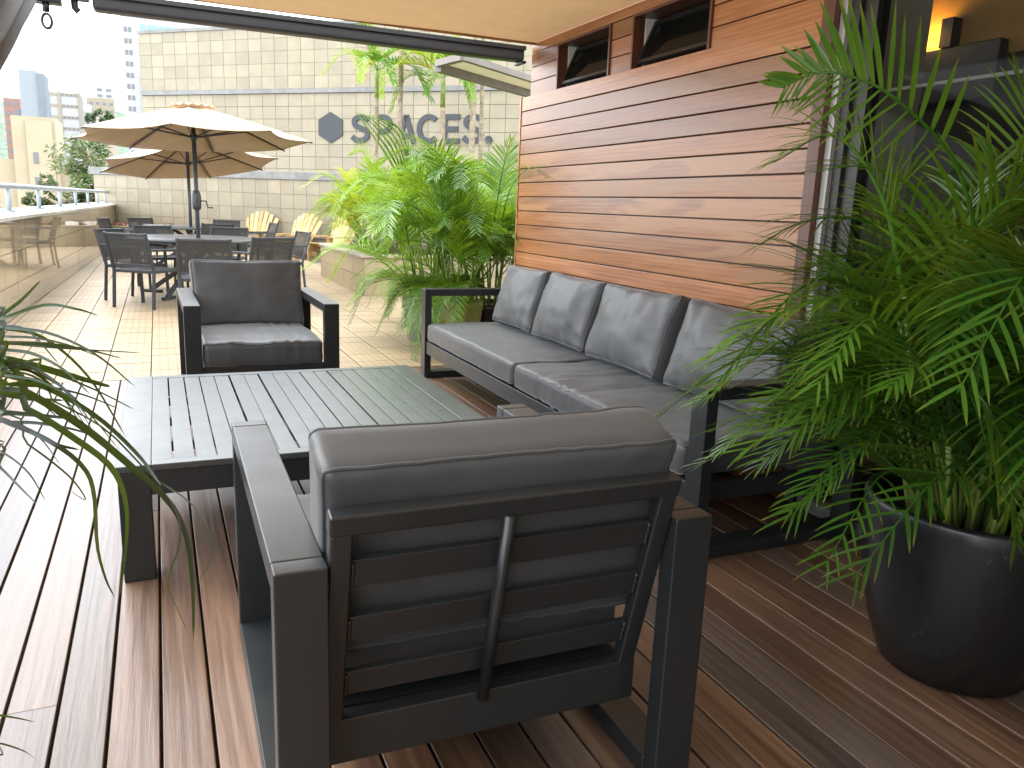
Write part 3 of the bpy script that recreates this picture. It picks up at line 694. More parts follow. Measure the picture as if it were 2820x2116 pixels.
# ------------------------------------------------------------------ armchair (front towards local -y)
AW, AD, AH, LW, LT = .89, 1.0, .64, .092, .05
def armchair(label, loc, rz, seed):
    t = thing('armchair', label, 'armchair', loc, rz)
    for s in (-1, 1):
        x0, x1 = (s*AW/2 - LW, s*AW/2) if s > 0 else (s*AW/2, s*AW/2 + LW)
        f = obj('side_frame', MB().box(x0, x1, -AD/2, -AD/2+LT, 0, AH), M_['metal'], t, bevel=.004)
        obj('armrest', MB().box(x0, x1, -AD/2+LT+.0006, AD/2-LT-.0006, AH-LT, AH), M_['metal'], f, bevel=.004)
        obj('rear_post', MB().box(x0, x1, AD/2-LT, AD/2, 0, AH), M_['metal'], f, bevel=.004)
        obj('runner', MB().box(x0, x1, -AD/2+LT+.0006, AD/2-LT-.0006, 0, LT), M_['metal'], f, bevel=.004)
    xi = AW/2-LW-.001
    obj('front_rail', MB().box(-xi, xi, -AD/2+.012, -AD/2+.045, .165, .275), M_['metal'], t, bevel=.003)
    obj('rear_rail', MB().box(-xi, xi, AD/2-.15, AD/2-.11, .165, .262), M_['metal'], t, bevel=.004)
    for s in (-1, 1): obj('side_rail', MB().box(s*xi - (.03 if s > 0 else 0), s*xi + (.03 if s < 0 else 0), -AD/2+.047, AD/2-.152, .20, .262), M_['metal'], t, bevel=.003)
    for k in range(5): obj('seat_slat', MB().box(-xi+.031, xi-.031, -.36+k*.16, -.30+k*.16, .245, .260), M_['metal'], t)
    # leaning back frame
    b0 = Vector((0, AD/2-.13, .245)); b1 = Vector((0, AD/2-.005, .735)); dv = b1-b0; nrm = Vector((0, dv.z, -dv.y)).normalized()
    def P(x, f, o=0): return b0 + dv*f + Vector((x, 0, 0)) + nrm*o
    bk = obj('back_frame', MB().bar(P(-xi+.022, 0), P(-xi+.022, .925), .04, .032, nrm).bar(P(xi-.022, 0), P(xi-.022, .925), .04, .032, nrm)
             .bar(P(-xi, .962), P(xi, .962), .034, .042, dv), M_['metal'], t, bevel=.005)
    for fm in (.205, .475, .735): obj('back_slat', MB().bar(P(-xi+.043, fm, -.004), P(xi-.043, fm, -.004), .014, .060, dv), M_['metal'], bk, bevel=.002)
    obj('centre_rod', MB().tube([P(.02, .02, .022), P(.02, .93, .016)], .013, 10), M_['metal'], bk, True)
    for fm in (.205, .475, .735):
        for s in (-1, 1):
            pw = [P(s*(xi-.046), fm + (q-7)*.0075, .005) for q in range(15)]
            obj('weld_bead', MB().tube(pw, [.0028+.0022*abs(math.sin(q*.9)) for q in range(15)], 6), M_['metal'], bk, True)
    sc = cushion(2*xi-.006, .82, .15, .032, .18, seed, .006, ([(-.10, -.004), (.05, .004), (.09, -.007), (.13, .005), (.17, -.007), (.2, .004), (.24, -.006)], 0, .012), 40)
    o = obj('seat_cushion', sc, M_['cushion'], t, True, loc=(0, -.085, .345)); piping(sc, o)
    ang = math.atan2(dv.y, dv.z)
    bc = cushion(2*xi+.025, .455, .155, .030, .22, seed+3, .005, None, 36, 0, .05)
    o = obj('back_cushion', bc, M_['cushion'], t, True); piping(bc, o)
    o.rotation_euler = (rad(90)-ang-.03, 0, R_.uniform(-.01, .01)); o.location = P(0, .69, -.115)
    return t
armchair('charcoal armchair facing away, slatted metal back nearest the big black pot', (.597, 1.765, 0), math.pi - rad(.8), 1)
armchair('charcoal armchair with plump cushions facing the slatted coffee table', (.545, 5.385, 0), rad(.8), 5)
# ------------------------------------------------------------------ coffee table
tx0, tx1, ty0, ty1, tz = -.165, 1.205, 2.70, 4.112, .40
ct = thing('coffee_table', 'large square dark grey metal coffee table with slatted top', 'coffee table', ((tx0+tx1)/2, (ty0+ty1)/2, 0))
hx, hy = (tx1-tx0)/2, (ty1-ty0)/2; BW = .105; BY = .055
obj('top_frame', MB().box(-hx, -hx+BW, -hy, hy, tz-.022, tz).box(hx-BW, hx, -hy, hy, tz-.022, tz).box(-hx+BW+.0005, hx-BW-.0005, -hy, -hy+BY, tz-.022, tz).box(-hx+BW+.0005, hx-BW-.0005, hy-BY, hy, tz-.022, tz), M_['tabletop'], ct, bevel=.003)
ns = 17; sp = (2*hx-2*BW)/ns; sm_ = MB().box(-sp/2+.0022, sp/2-.0022, -hy+BY+.001, hy-BY-.001, tz-.018, tz-.0008).mesh('slat')
for k in range(ns): obj('slat', sm_, M_['tabletop'], ct, bevel=.0015, loc=(-hx+BW+sp*(k+.5), 0, R_.uniform(-.0012, .0004)), rot=(0, R_.uniform(-.006, .006), 0))
obj('apron', MB().box(-hx+.1, hx-.1, -hy+.006, -hy+.03, tz-.105, tz-.0225).box(-hx+.1, hx-.1, hy-.03, hy-.006, tz-.105, tz-.0225).box(-hx+.006, -hx+.03, -hy+.1, hy-.1, tz-.105, tz-.0225).box(hx-.03, hx-.006, -hy+.1, hy-.1, tz-.105, tz-.0225), M_['metal'], ct, bevel=.002)
for a in (-1, 1):
    for b in (-1, 1):
        obj('leg', MB().box(-.0485, .0485, -.0485, .0485, 0, tz-.0228), M_['metal'], ct, bevel=.004, loc=(a*(hx-.052), b*(hy-.052), 0))
for k in (-.35, 0, .35): obj('cross_brace', MB().box(-hx+.03, hx-.03, k-.02, k+.02, tz-.06, tz-.0235), M_['metal'], ct)
# ------------------------------------------------------------------ sofa
sf = thing('sofa', 'long charcoal sofa with metal loop arms along the timber wall', 'sofa', (2.15, 3.92, 0))
SX0, SX1, SY0, SY1, SH = -.40, .40, -1.70, 1.70, .66
for s in (-1, 1):
    y0, y1 = (SY1-LW, SY1) if s > 0 else (SY0, SY0+LW)
    f = obj('arm_frame', MB().box(SX0, SX0+LT, y0, y1, 0, SH), M_['metal'], sf, bevel=.004)
    obj('armrest', MB().box(SX0+LT+.0006, SX1-LT-.0006, y0, y1, SH-LT, SH), M_['metal'], f, bevel=.004)
    obj('rear_post', MB().box(SX1-LT, SX1, y0, y1, 0, SH), M_['metal'], f, bevel=.004)
    obj('runner', MB().box(SX0+LT+.0006, SX1-LT-.0006, y0, y1, 0, LT), M_['metal'], f, bevel=.004)
yi = SY1-LW-.001
obj('front_rail', MB().box(SX0+.01, SX0+.05, -yi, yi, .187, .278), M_['metal'], sf, bevel=.003)
obj('rear_rail', MB().box(SX1-.09, SX1-.05, -yi, yi, .187, .278), M_['metal'], sf, bevel=.003)
for a_, b_ in ((-yi, -yi+.04), (yi-.04, yi), (-.02, .02)): obj('side_rail', MB().box(SX0+.051, SX1-.091, a_, b_, .19, .262), M_['metal'], sf, bevel=.003)
for y in (0.0,):
    obj('leg', MB().box(SX0+.012, SX0+.05, y-.045, y+.045, 0, .1865), M_['metal'], sf, bevel=.003); obj('leg', MB().box(SX1-.09, SX1-.052, y-.045, y+.045, 0, .1865), M_['metal'], sf, bevel=.003)
for k in range(9): obj('seat_slat', MB().box(SX0+.051, SX1-.091, -1.5+k*.36, -1.42+k*.36, .262, .277), M_['metal'], sf)
obj('back_frame', MB().bar((SX1-.07, -yi, .70), (SX1-.07, yi, .70), .03, .05), M_['metal'], sf, bevel=.004)
for k in range(5): obj('back_upright', MB().bar((SX1-.075, -yi+.03+k*(2*yi-.06)/4, .2785), (SX1-.07, -yi+.03+k*(2*yi-.06)/4, .6745), .03, .03), M_['metal'], sf)
yb = [yi, .03, -1.58]
for k in range(2):
    a, b = yb[k+1]+.006, yb[k]-.006
    fl = [(x, -.010 if i % 2 else .008) for i, x in enumerate([.02, .07, .12, .16, .21, .26, .30, .36, .41, .47])] if k == 1 else [(.55, -.003), (.62, .004), (-.2, -.003)]
    m = cushion(.72, b-a, .135, .032, .16, 11+k, .004, (fl, 1, .014), 56)
    o = obj('seat_cushion', m, M_['cushion'], sf, True, loc=(SX0+.37, (a+b)/2, .348)); piping(m, o)
bcs = [(5.36, 4.70, .44, 0), (4.66, 3.99, .445, 2), (3.98, 3.20, .45, -2), (3.15, 2.42, .45, 3)]
for k, (ya, yb_, hh_, tw) in enumerate(bcs):
    m = cushion(abs(ya-yb_)+.01, hh_, .185, .045, .55, 21+k, .008, ([(-.24+.11*k % .3, -.006), (.19-.05*k, .005)], 0, .03), 36, 0, .10)
    o = obj('back_cushion', m, M_['cushion'], sf, True); piping(m, o)
    o.rotation_euler = (rad(72+R_.uniform(-2, 2)), rad(R_.uniform(-3, 3)), rad(-90+tw)); o.location = (.19, (ya+yb_)/2-3.92, .635)
# ------------------------------------------------------------------ dining chairs, tables, parasols
def dining_chair(label, loc, rz, group=None):
    t = thing('dining_chair', label, 'chair', loc, rz, group); m = M_['dining']; W = .25
    for s in (-1, 1):
        obj('rear_leg', MB().bar((s*W, .25, 0), (s*W, .21, .43), .032, .026, (0,1,0)).bar((s*W, .21, .425), (s*W, .33, .84), .032, .026, (0,1,0)), m, t, bevel=.004)
        obj('front_leg', MB().bar((s*W, -.25, 0), (s*W, -.23, .63), .032, .026, (0,1,0)), m, t, bevel=.004)
        obj('armrest', MB().bar((s*W, -.27, .645), (s*W, .27, .655), .045, .022), m, t, bevel=.005)
    obj('seat', MB().box(-W+.017, W-.017, -.24, .22, .41, .425), M_['sling'], t)
    obj('seat_rail', MB().box(-W+.017, W-.017, -.265, -.235, .395, .43).box(-W+.017, W-.017, .195, .225, .395, .43).box(-W-.005, -W+.018, -.23, .2, .395, .43).box(W-.018, W+.005, -.23, .2, .395, .43), m, t, bevel=.004)
    obj('back_sling', MB().add([(-W+.016, .225, .50), (W-.016, .225, .50), (W-.016, .322, .81), (-W+.016, .322, .81), (-W+.016, .232, .50), (W-.016, .232, .50), (W-.016, .329, .81), (-W+.016, .329, .81)], [(0,1,2,3),(7,6,5,4),(0,4,5,1),(3,2,6,7)]), M_['sling'], t)
    obj('back_rail', MB().bar((-W+.016, .326, .822), (W-.016, .326, .822), .024, .024), m, t, bevel=.004); obj('back_rail', MB().bar((-W+.016, .225, .485), (W-.016, .225, .485), .02, .02), m, t, bevel=.004)
    return t
T1 = Vector((.42, 11.15, 0)); T2 = Vector((.55, 15.3, 0))
def round_table(label, loc, r=.84, rz=0):
    t = thing('dining_table', label, 'table', loc, rz)
    obj('tabletop', MB().lathe([(0,.70),(r-.05,.70),(r,.705),(r+.004,.72),(r,.735),(r-.02,.74),(.04,.74),(0,.74)], 56), M_['tabletop'], t, True)
    for k in range(4):
        a = rad(45+90*k); c, s = math.cos(a), math.sin(a)
        obj('leg', MB().bar((c*.66, s*.66, .03), (-c*.34, -s*.34, .695), .035, .055), M_['dining'], t, bevel=.004)
        obj('foot', MB().bar((c*.50, s*.50, .02), (c*.74, s*.74, .02), .05, .04), M_['dining'], t, bevel=.004)
    obj('hub', MB().lathe([(0,.40),(.05,.40),(.05,.52),(0,.52)], 12), M_['dining'], t)
    return t
round_table('round charcoal dining table around the pole of the upright parasol', T1, .84, .2)
round_table('round charcoal dining table further back under the tilted parasol', T2, .8, .5)
def chair_at(T, ang, dist, label, turn=0):
    a = rad(ang); p = T + Vector((math.cos(a)*dist, math.sin(a)*dist, 0)); return dining_chair(label, p, a - math.pi/2 + rad(turn), 'mesh dining chairs')
GRP = 'mesh dining chairs'
for lab, x, y, rz in (
    ('mesh dining chair at the near table, its back nearest the far armchair and parapet', -.148, 10.03, 144.7),
    ('mesh dining chair directly behind the far armchair', .44, 9.05, 176),
    ('mesh dining chair beside the planter box end of the near dining table', 1.06, 9.72, 203),
    ('mesh dining chair next to the parapet, turned sideways to the near dining table', -.27, 10.72, 56)):
    dining_chair(lab, (x, y, 0), rad(rz), GRP)
for T, ang, d, lab, tn in (
    (T1, 112, 1.05, 'mesh dining chair on the parapet side across the near dining table', -4),
    (T1, 66, 1.05, 'mesh dining chair across the near dining table beside the parasol pole', 6),
    (T1, 12, 1.13, 'mesh dining chair at the near dining table, before the wooden garden chairs', 0),
    (T2, -75, 1.02, 'mesh dining chair with its back to the upright parasol at the back table', 0),
    (T2, 172, 1.1, 'mesh dining chair at the parapet end of the back dining table', -8),
    (T2, 128, 1.05, 'mesh dining chair before the planting bed, parapet side of the back table', 0),
    (T2, 60, 1.05, 'mesh dining chair before the planting bed at the back table', 4),
    (T2, 8, 1.1, 'mesh dining chair at the back table next to the wooden garden chairs', 0)):
    chair_at(T, ang, d, lab, tn)
def parasol(label, loc, r, zr, za, tilt, crank=True, rot0=0, vent=True):
    t = thing('parasol', label, 'parasol', loc)
    m = M_['dining']; top = Vector((0, 0, za))
    obj('pole', MB().tube([(0,0,.74 if False else .0), (0,0,za-.02)], .027, 14), m, t, True)
    obj('base', MB().lathe([(0,0),(.26,0),(.26,.05),(.06,.08),(.05,.30),(0,.30)], 28), m, t)
    if crank:
        cb = obj('crank_box', MB().lathe([(.027,1.08),(.05,1.1),(.055,1.15),(.055,1.26),(.045,1.31),(.027,1.33)], 16), m, t, True)
        obj('crank_handle', MB().tube([(.05,-.02,1.2),(.11,-.04,1.2),(.13,-.05,1.12),(.19,-.05,1.12)], .009, 8), m, cb, True)
    TM = Euler((tilt[0], tilt[1], 0)).to_matrix()
    def tr(x, y, z): return top + TM @ Vector((x, y, z-za))
    K = 8; V, F = [], []; nr, na = 12, 8
    for k in range(K):
        b = len(V)
        for i in range(nr+1):
            for j in range(na+1):
                f = i/nr; s = j/na; a0 = rot0 + 2*math.pi*k/K; a1 = a0 + 2*math.pi/K
                rr = r*(.055+.945*f); bow = 4*s*(1-s)
                ch = Vector((math.cos(a0), math.sin(a0), 0))*(1-s) + Vector((math.cos(a1), math.sin(a1), 0))*s
                p = ch*rr*(1-.075*bow*f**2); z = za - (za-zr)*(f**1.12) - .035*bow*math.sin(math.pi*min(1, f*.9)) - .012*f*bow
                V.append(tr(p.x, p.y, z))
        for i in range(nr):
            for j in range(na):
                q = b + i*(na+1)+j; F.append((q, q+na+1, q+na+2, q+1))
    cn = obj('canopy', MB().add(V, F), M_['parasol'], t, True); sm = cn.modifiers.new('solid', 'SOLIDIFY'); sm.thickness = .004
    V, F = [], []
    for k in range(33):
        a = rot0 + 2*math.pi*k/32
        for f in (0.0, .5, 1.0): V.append(tr(math.cos(a)*r*(.02+.17*f), math.sin(a)*r*(.02+.17*f), za+.040-.042*f**1.4+.012*math.cos(16*a)*f))
    for k in range(32):
        for i in range(2): F.append((3*k+i, 3*k+i+1, 3*k+4+i, 3*k+3+i))
    if vent: obj('vent', MB().add(V, F), M_['parasol'], cn, True)
    sl_ = Vector((0, 0, za-.36))
    obj('hub', MB().lathe([(.027,za-.40),(.045,za-.39),(.045,za-.33),(.027,za-.32)], 16), m, t, True)
    for k in range(K):
        a = rot0 + 2*math.pi*k/K; c, s = math.cos(a), math.sin(a)
        P = [tr(c*r*f, s*r*f, za-(za-zr)*(f**1.12)-.016) for f in (.05, .3, .55, .8, 1.005)]
        rb = obj('rib', MB().tube(P, .010, 6), m, t, True); P2 = P[2]
        obj('strut', MB().tube([sl_ + Vector((c*.04, s*.04, 0)), P2], .010, 6), m, rb, True)
    return t
parasol('upright beige parasol rising through the near dining table', (T1.x+.05, T1.y+.02, 0), 1.43, 1.95, 2.34, (rad(-3.0), rad(-1.4)), True, rad(33))
parasol('tilted beige parasol behind the upright one', (T2.x-.02, T2.y+.02, 0), 1.48, 1.78, 2.16, (rad(-8), rad(-5)), False, rad(30), False)
# ------------------------------------------------------------------ wooden garden chairs
def adirondack(label, loc, rz):
    t = thing('garden_chair', label, 'chair', loc, rz, 'slatted wooden garden chairs'); m = M_['teak']
    for s in (-1, 1):
        obj('front_leg', MB().box(s*.30-.02, s*.30+.02, -.40, -.30, 0, .50), m, t)
        obj('side_rail', MB().bar((s*.265, -.40, .33), (s*.265, .48, .06), .025, .12), m, t)
        obj('armrest', MB().box(s*.32-.07, s*.32+.07, -.45, .26, .50, .522), m, t)
        obj('rear_leg', MB().bar((s*.30, .20, 0), (s*.30, .24, .50), .022, .07, (0,1,0)), m, t)
    for k in range(7): obj('seat_slat', MB().cbox((0, -.38+k*.082, .375-k*.024), (.56, .07, .02), Matrix.Rotation(rad(-16), 3, 'X')), m, t)
    for k in range(7):
        x = (k-3)*.068; top = Vector((x*1.75, .56, .98-.018*(k-3)**2)); bot = Vector((x, .14, .20))
        obj('back_slat', MB().bar(bot, top, .066 if False else .085, .018, (0,1,.5)), m, t)
    obj('back_rail', MB().bar((-.30,.34,.53),(.30,.34,.53), .02, .06), m, t)
    return t
adirondack('pale slatted garden chair between the two dining tables and the wall', (2.0, 19.5, 0), rad(-30))
adirondack('pale slatted garden chair beside the one half hidden by palms', (2.72, 18.35, 0), rad(-48))
adirondack('pale slatted garden chair half hidden by the planter palms', (3.42, 17.6, 0), rad(-52))
# ================================================================== PLANTS
def frond_mb(ctrl, n, L, W, droop=.5, seed=0, segs=4, start=.2, spread=(35, 62), lift=.25, rr=.007, side0=None, fold=.25, nr=24, left=1.0):
    """pinnate palm leaf: stalk along ctrl, n leaflet pairs"""
    rg = random.Random(seed); P = catmull(ctrl, nr); m = MB()
    m.tube(P, [rr*(1-.8*i/(nr-1)) for i in range(nr)], 5, False); m.t = [0.0]*len(m.v)
    for k in range(n):
        f = start + (1-start)*(k+.5)/n
        for sd in (-1, 1):
            ff = min(.999, f + rg.uniform(-.004, .004)); i = min(nr-2, int(ff*(nr-1))); u = ff*(nr-1)-i
            p = P[i].lerp(P[i+1], u); T = (P[i+1]-P[i]).normalized()
            S = T.cross(Vector((0,0,1))) if side0 is None else T.cross(side0)
            if S.length < .05: S = Vector((1,0,0))
            S.normalize(); Nn = S.cross(T)
            g = (f-start)/(1-start); l = L*(.55+.45*math.sin(math.pi*min(1, g*1.25+.12)))*(1-.45*g*g)*rg.uniform(.86, 1.1)
            a = rad(spread[0] + (spread[1]-spread[0])*g + rg.uniform(-6, 6))
            d = (S*sd*math.cos(a) + T*math.sin(a) + Nn*(lift*(1-.5*g) + rg.uniform(-.10, .10))).normalized()
            w = W*rg.uniform(.8, 1.1)*(1-.35*g)*(left if sd < 0 else 1); b = len(m.v); q = p.copy(); st = l/segs
            for j in range(segs+1):
                h = j/segs; wj = w*(math.sin(math.pi*min(1, .18+h*.82))**.8 if j < segs else .04)*.5
                cr = d.cross(Nn).normalized() if d.cross(Nn).length > .05 else T
                upn = cr.cross(d).normalized()
                m.v += [tuple(q + cr*wj + upn*wj*fold), tuple(q), tuple(q - cr*wj + upn*wj*fold)]; m.t += [h]*3
                if j < segs:
                    q = q + d*st; d = (d + Vector((0,0,-1))*droop*(.25+h)*.55*l/.35*rg.uniform(.7, 1.3)/segs*2.2).normalized()
            for j in range(segs):
                c = b+3*j; m.f += [(c, c+1, c+4, c+3), (c+1, c+2, c+5, c+4)]
    return m
def arch(length, up_, out_, drop, bend=0):
    """control points of a frond leaving the origin towards +x"""
    a = rad(up_)
    return [(0,0,0), (length*.3*math.cos(a), 0, length*.3*math.sin(a)), (length*(.3*math.cos(a)+.30*out_), bend*.4*length, length*(.3*math.sin(a)+.22*math.sin(a)*(1-drop*.5))),
            (length*(.3*math.cos(a)+.62*out_), bend*length, length*(.3*math.sin(a)+.22*math.sin(a)-.32*drop))]
def frond_set(tag_, mat, n, L0, L1, lf, wd, segs, pairs, seed, droop=.5):
    rg = random.Random(seed); R = []
    for k in range(n):
        f = k/(n-1); ln = rg.uniform(L0, L1); upa = 84-50*f + rg.uniform(-5, 5)
        mb = frond_mb(arch(ln, upa, .35+.75*f, .15+.95*f+rg.uniform(-.1,.1), rg.uniform(-.08, .08)), pairs, lf*rg.uniform(.9,1.1), wd, droop, seed*31+k, segs, rg.uniform(.16,.26), lift=rg.uniform(.1,.45))
        me = mb.mesh('frond'); me.materials.append(mat); R.append((upa, ln, me))
    return R
def palm_clump(t, base, fronds, nst, nf, hmin, hmax, spread, seed, stemr=.012, az=None, stemmat=None, lean=.35):
    """stems fanning out of base (local to t), each carrying nf fronds"""
    rg = random.Random(seed)
    for k in range(nst):
        a = rg.uniform(0, 6.283); rr = spread*math.sqrt(rg.random()); h = rg.uniform(hmin, hmax); ln = lean*rg.uniform(.3, 1)
        b0 = Vector(base) + Vector((math.cos(a)*rr, math.sin(a)*rr, 0)); tp = b0 + Vector((math.cos(a)*h*ln, math.sin(a)*h*ln, h))
        st = obj('stem', MB().tube([b0, b0.lerp(tp, .5) + Vector((0,0,.02)), tp], [stemr, stemr*.85, stemr*.7], 7), stemmat or M_['stem'], t, True)
        for j in range(nf):
            upa, L_, me = fronds[rg.randrange(len(fronds))]
            az_ = a + rg.uniform(-1.5, 1.5) if az is None else rad(rg.uniform(*az))
            pos = b0.lerp(tp, rg.uniform(.45, 1.0) if j else 1.0); s = rg.uniform(.78, 1.12)
            o = obj('frond', me, None, t, True, loc=pos, rot=(rg.uniform(-.25,.25), rg.uniform(-.12,.12), az_)); o.scale = (s, s, s)
# ------------------------------------------------------------------ near palm in the big black pot
PP = Vector((2.06, 1.40, 0)); PR, PH = .285, .505
npalm = thing('potted_palm', 'lush feathery palm in the big round black pot beside the near armchair', 'potted plant', PP)
prof = [(0,.0),(.17,.0),(.195,.012),(.235,.12),(.262,.24),(.278,.36),(PR,.46),(PR+.001,PH-.012),(PR-.004,PH-.002),(PR-.014,PH),(PR-.026,PH-.006),(PR-.030,PH-.03),(PR-.034,.40),(0,.40)]
pot = obj('pot', MB().lathe(prof, 64), None, npalm, True)
m, nt, bs = new_mat('scuffed_black_pot'); v = coords(nt, (1,1,1)); n1 = ntex(nt, v, 7, 6, .6); n2 = ntex(nt, v, 38, 5, 1.5)
sc = ramp(nt, math_(nt, 'MULTIPLY', n1, n2), [(.36, (.007,.008,.009)), (.42, (.018,.018,.018)), (.50, (.10,.10,.095))])
nt.links.new(sc, bs.inputs['Base Color']); rr_ = ramp(nt, n1, [(.3, (.24,.24,.24)), (.7, (.44,.44,.44))]); nt.links.new(rr_, bs.inputs['Roughness']); bump(nt, bs, n2, .05, .002)
pot.data.materials.append(m)
obj('soil', MB().lathe([(0,.425),(PR-.036,.42),(PR-.036,.39),(0,.39)], 40), M_['soil'], npalm)
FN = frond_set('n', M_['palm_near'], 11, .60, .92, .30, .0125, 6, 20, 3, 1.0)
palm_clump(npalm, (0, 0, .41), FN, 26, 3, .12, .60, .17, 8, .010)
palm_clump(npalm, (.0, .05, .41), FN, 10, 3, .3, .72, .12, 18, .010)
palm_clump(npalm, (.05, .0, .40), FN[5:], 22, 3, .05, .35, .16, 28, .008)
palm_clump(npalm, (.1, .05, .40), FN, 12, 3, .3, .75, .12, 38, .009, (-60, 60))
rg = random.Random(4)
for k in range(60):
    a = rg.uniform(0, 6.28); r0 = .15*math.sqrt(rg.random()); b0 = Vector((math.cos(a)*r0, math.sin(a)*r0, .41)); h = rg.uniform(.25, .6); a2 = a+rg.uniform(-.5,.5)
    tp = b0 + Vector((math.cos(a2)*h*.35, math.sin(a2)*h*.35, h)); o = obj('stem', MB().tube([b0, b0.lerp(tp, .5)+Vector((0,0,.03)), tp], [.007,.006,.004], 5), M_['stem'], npalm, True)
def placed(path, n, L, W, droop, seed, start=.2, lift=.25, spread=(35,62), side0=None, t=npalm, mat='palm_near', segs=6, left=1.0):
    pts = [at_y(u, v, y) - t.location for u, v, y in path]
    o = obj('frond', frond_mb(pts, n, L, W, droop, seed, segs, start, spread, lift, .006, side0, left=left), M_[mat], t, True); return o
V3 = Vector
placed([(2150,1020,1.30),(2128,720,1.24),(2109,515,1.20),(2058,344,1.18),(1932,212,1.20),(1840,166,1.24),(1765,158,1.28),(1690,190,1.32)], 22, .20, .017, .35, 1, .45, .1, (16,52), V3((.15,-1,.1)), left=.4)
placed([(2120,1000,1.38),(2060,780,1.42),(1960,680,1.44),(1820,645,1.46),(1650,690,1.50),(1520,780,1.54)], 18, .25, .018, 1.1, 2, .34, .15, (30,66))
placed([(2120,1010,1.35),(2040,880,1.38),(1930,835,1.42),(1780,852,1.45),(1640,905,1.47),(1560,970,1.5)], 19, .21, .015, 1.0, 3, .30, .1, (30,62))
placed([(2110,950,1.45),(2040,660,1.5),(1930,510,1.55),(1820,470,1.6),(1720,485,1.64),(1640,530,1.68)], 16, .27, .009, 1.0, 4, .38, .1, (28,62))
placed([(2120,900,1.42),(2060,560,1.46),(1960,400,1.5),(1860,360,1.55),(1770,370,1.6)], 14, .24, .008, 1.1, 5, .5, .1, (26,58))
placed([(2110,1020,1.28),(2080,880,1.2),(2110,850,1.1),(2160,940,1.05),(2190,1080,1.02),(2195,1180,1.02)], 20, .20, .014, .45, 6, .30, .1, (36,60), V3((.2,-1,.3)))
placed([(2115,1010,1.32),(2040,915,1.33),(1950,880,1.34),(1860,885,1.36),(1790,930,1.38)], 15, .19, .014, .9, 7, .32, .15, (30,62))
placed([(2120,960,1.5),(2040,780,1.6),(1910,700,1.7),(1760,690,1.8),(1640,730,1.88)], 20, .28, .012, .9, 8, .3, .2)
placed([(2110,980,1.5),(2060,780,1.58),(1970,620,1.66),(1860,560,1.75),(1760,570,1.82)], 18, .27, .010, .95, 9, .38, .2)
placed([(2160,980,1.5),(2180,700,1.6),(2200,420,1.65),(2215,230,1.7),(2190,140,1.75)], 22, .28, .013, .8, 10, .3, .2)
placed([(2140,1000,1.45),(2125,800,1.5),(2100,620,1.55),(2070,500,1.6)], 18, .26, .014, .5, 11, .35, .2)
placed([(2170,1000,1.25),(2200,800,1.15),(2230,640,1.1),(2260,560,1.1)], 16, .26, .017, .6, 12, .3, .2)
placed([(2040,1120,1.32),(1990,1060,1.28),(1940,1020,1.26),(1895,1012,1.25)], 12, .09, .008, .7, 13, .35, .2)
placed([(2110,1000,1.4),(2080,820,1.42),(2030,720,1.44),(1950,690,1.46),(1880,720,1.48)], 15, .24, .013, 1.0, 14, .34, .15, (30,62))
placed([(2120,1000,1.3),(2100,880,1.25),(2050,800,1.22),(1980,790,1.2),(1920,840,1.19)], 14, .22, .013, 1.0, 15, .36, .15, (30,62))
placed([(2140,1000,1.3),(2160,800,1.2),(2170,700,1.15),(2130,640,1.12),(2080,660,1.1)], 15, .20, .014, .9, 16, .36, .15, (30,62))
# ------------------------------------------------------------------ palms in pots behind the sofa
FF = frond_set('f', M_['palm_far'], 14, .95, 1.3, .35, .0165, 4, 30, 21, .9)
FY = frond_set('y', M_['palm_yel'], 9, .85, 1.2, .33, .0165, 4, 30, 41, .9)
def potted(label, loc, r, h, mat, seed, nst, nf, hmin, hmax, spread=.16, fr=None, az=None, lean=.35, ex=None):
    t = thing('potted_palm', label, 'potted plant', loc)
    obj('pot', MB().lathe([(0,0),(r*.68,0),(r*.74,.01),(r*.9,h*.55),(r,h*.9),(r,h),(r*.93,h),(r*.9,h*.88),(0,h*.88)], 40), mat, t, True)
    obj('soil', MB().lathe([(0,h*.9),(r*.9,h*.9),(r*.9,h*.86),(0,h*.86)], 24), M_['soil'], t)
    palm_clump(t, (0,0,h*.88), fr or FF, nst, nf, hmin, hmax, spread, seed, .012, az, None, lean); return t
potted('feathery green palm in a grey pot past the far sofa arm', (2.27, 7.25, 0), .19, .40, M_['greypot'], 5, 9, 3, .2, .8, .12)
potted('feathery green palm in a beige pot just behind the far sofa arm', (2.42, 6.62, 0), .20, .44, M_['beigepot'], 6, 8, 3, .15, .7, .12)
potted('feathery green palm in a wide black tub by the end of the timber wall', (2.80, 6.85, 0), .27, .40, M_['blackpot'], 7, 14, 3, .2, .95, .18)
potted('tall green palm in a dark pot between tub and planter box', (2.75, 8.4, 0), .28, .5, M_['greypot'], 9, 14, 3, .2, .85, .18)
